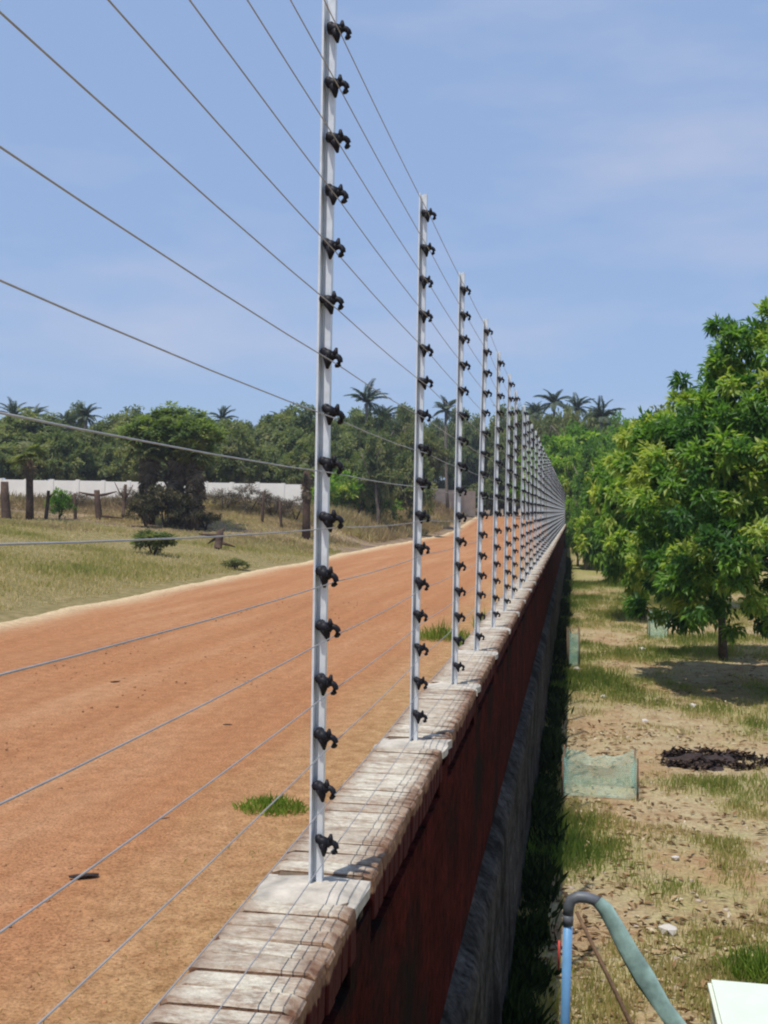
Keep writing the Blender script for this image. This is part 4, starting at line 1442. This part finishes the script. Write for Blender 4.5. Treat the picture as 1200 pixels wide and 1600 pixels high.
# field grass
n = 150000
r_ = 15 + 42 * RNG.random(n) ** 1.2
b_ = np.radians(RNG.uniform(-32, -7, n))
X, Y = r_ * np.sin(b_), r_ * np.cos(b_)
g = fbm(X, Y, 3.0, 81, 4)
br = bare_field(X, Y)
keep = (X < -9.75 - .35 * fbm(X * 0, Y, 1.0, 4, 3)) & (RNG.random(n) < np.clip(.35 + (g - .4) * 2, .08, 1) * (1 - .8 * br))
X, Y, g = X[keep], Y[keep], g[keep]
h = (.06 + .18 * np.clip(g - .35, 0, 1)) * RNG.uniform(.5, 1.5, len(X))
rnd = np.clip(.70 - 1.3 * (g - .5) + RNG.normal(size=len(X)) * .16, 0, 1)
place('field_grass', blades('field_grass', X, Y, ground_z(X, Y) - .01, h, M['grass'], rnd, .03), kind='stuff', label='dry green grass of the field left of the road', cat='grass')

# taller dry grass and stalks on the bare back of the field
n = 60000
r_ = 45 + 19 * RNG.random(n)
b_ = np.radians(RNG.uniform(-33, -10, n))
r_ = np.concatenate([r_, 55 + 65 * RNG.random(50000)])
b_ = np.concatenate([b_, np.radians(RNG.uniform(-18, -4.5, 50000))])
n = len(r_)
X, Y = r_ * np.sin(b_), r_ * np.cos(b_)
g = fbm(X, Y, 2.5, 181, 4)
keep = (X < -10.4) & (RNG.random(n) < np.clip((g - .38) * 3.5 + sm((r_ - 58) / 3) * .5, .04, 1))
X, Y, g, r2_ = X[keep], Y[keep], g[keep], r_[keep]
h = (.10 + .25 * np.clip(g - .38, 0, 1) + .45 * sm((r2_ - 59) / 3)) * RNG.uniform(.5, 1.4, len(X))
place('dry_grass', blades('dry_grass', X, Y, ground_z(X, Y) - .01, h, M['brushgrass'], np.clip(.45 + 1.5 * (fbm(X, Y, 4, 191, 3) - .5) + RNG.normal(size=len(X)) * .15, 0, 1), .05, 1.3), kind='stuff', label='dry tan grass in front of the white wall', cat='grass')

# straw on the road verge by the wall
n = 26000
Y = 1.2 + 50 * RNG.random(n) ** 2.0
X = -.70 - np.abs(RNG.normal(size=n)) * .55
w = fbm(X, Y, .7, 23, 4)
keep = (RNG.random(n) < np.clip((w - .42) * 3.2, .03, .8)) & (X > -2.6)
X, Y = X[keep], Y[keep]
h = .022 * RNG.uniform(.5, 2.0, len(X))
place('verge_straw', blades('verge_straw', X, Y, np.full(len(X), 1.142), h, M['grass'], np.clip(.72 + RNG.normal(size=len(X)) * .18, 0, 1), .006, 1.6), kind='stuff', label='short straw on the verge beside the wall', cat='straw')


def tuft_thing(x, y, r_, h_, label, n=420, mat='green_grass', z=1.14):
    a_ = RNG.uniform(0, 2 * PI, n)
    rr = r_ * np.sqrt(RNG.random(n))
    X_, Y_ = np.cos(a_) * rr, np.sin(a_) * rr * .8
    hh = h_ * RNG.uniform(.5, 1.3, n) * (1.1 - .6 * rr / r_)
    me_ = blades('grass_tuft', X_, Y_, np.zeros(n), hh, M[mat], RNG.random(n) * .8, .009, 1.1)
    place('grass_tuft', me_, None, (x, y, z), label=label, cat='grass tuft', group='green grass tufts')


tuft_thing(-1.89, 7.22, .24, .11, 'bright green grass tuft on the road edge left of the nearest post')
tuft_thing(-1.92, 17.2, .42, .30, 'taller green tuft between the second and third posts', 380)
tuft_thing(-1.35, 16.0, .26, .28, 'green tuft just behind the third post foot', 260)
tuft_thing(-1.3, 19.0, .3, .4, 'small green tuft farther along the wall foot', 260)
zt = gz(1.30, 8.05)
tuft_thing(1.30, 8.05, .26, .24, 'clump of green grass right of the hose', 520, 'green_grass', zt)
zt = gz(.55, 5.9)
tuft_thing(.42, 6.0, .22, .2, 'green weeds at the foot of the leaning stick', 420, 'green_grass', gz(.42, 6.0))
tuft_thing(-.15, 6.2, .2, .22, 'green weeds around the base of the blue pipe', 460, 'green_grass', gz(-.15, 6.2))

# fallen dry leaves and litter in the yard
n = 9000
Y = 5.5 + 32 * RNG.random(n) ** 1.5
X = -.1 + (Y * .19 + .8) * RNG.random(n)
keep = RNG.random(n) < np.clip((fbm(X, Y, 1.5, 207, 4) - .38) * 3.5, .05, 1)
X, Y = X[keep], Y[keep]
n = len(X)
place('leaf_litter', leaves('leaf_litter', np.stack([X, Y, ground_z(X, Y) + .008 + .012 * RNG.random(n)], -1), RNG.normal(size=(n, 3)) * [1, 1, .15],
      np.tile([0, 0, 1.], (n, 1)) + RNG.normal(size=(n, 3)) * .25, .05 + .08 * RNG.random(n), .02 + .025 * RNG.random(n), RNG.random(n), M['litter'], .2), kind='stuff', label='fallen dry leaves on the yard', cat='leaf litter')

# pebbles
def pebbles(name, X, Y, Z, s, mat, label):
    ico = SM[0]
    bv = np.array([v.co[:] for v in ico.vertices])
    bf = np.array([p.vertices[:] for p in ico.polygons])
    n_ = len(X)
    v = bv[None] * s[:, None, None] * RNG.uniform(.7, 1.3, (n_, 1, 3)) + np.stack([X, Y, Z], -1)[:, None]
    f = bf[None] + (np.arange(n_) * len(bv))[:, None, None]
    place(name, tri_mesh(name, v.reshape(-1, 3), f.reshape(-1, 3), mat), kind='stuff', label=label, cat='pebbles')


n = 9000
Y = 2.0 + 22 * RNG.random(n) ** 1.5
X = -.8 - 8 * RNG.random(n)
M['roadstone'] = simple('road_pebble', (0.36, 0.18, 0.085), .95, 0, .4, 3, 0)
pebbles('road_pebbles', X, Y, ground_z(X, Y, False) + .042, .003 + .017 * RNG.random(n) ** 5, M['roadstone'], 'small red pebbles on the dirt road')
n = 1800
Y = 5.5 + 24 * RNG.random(n) ** 1.4
X = -.2 + (Y * .19 + .5) * RNG.random(n)
M['yardstone'] = simple('yard_pebble', (0.42, 0.34, 0.26), .95, 0, .4, 3, 0)
pebbles('yard_pebbles', X, Y, ground_z(X, Y), .006 + .03 * RNG.random(n) ** 5, M['yardstone'], 'small pebbles and clods on the yard soil')

# ------------------------------------------------------------------ the air
hm = bpy.data.materials.new('haze')
hm.use_nodes = True
ht = hm.node_tree
ht.nodes.clear()
ho = ht.nodes.new('ShaderNodeOutputMaterial')
hv = ht.nodes.new('ShaderNodeVolumePrincipled')
hv.inputs['Color'].default_value = (0.86, 0.92, 1.0, 1)
hv.inputs['Density'].default_value = HAZE
hv.inputs['Anisotropy'].default_value = 0.3
ht.links.new(hv.outputs['Volume'], ho.inputs['Volume'])
mb = MB()
mb.box((0, 170, 9), (700, 540, 22))
place('haze', mb.mesh('haze', hm), None, kind='stuff', label='thin warm-weather haze over the whole place')
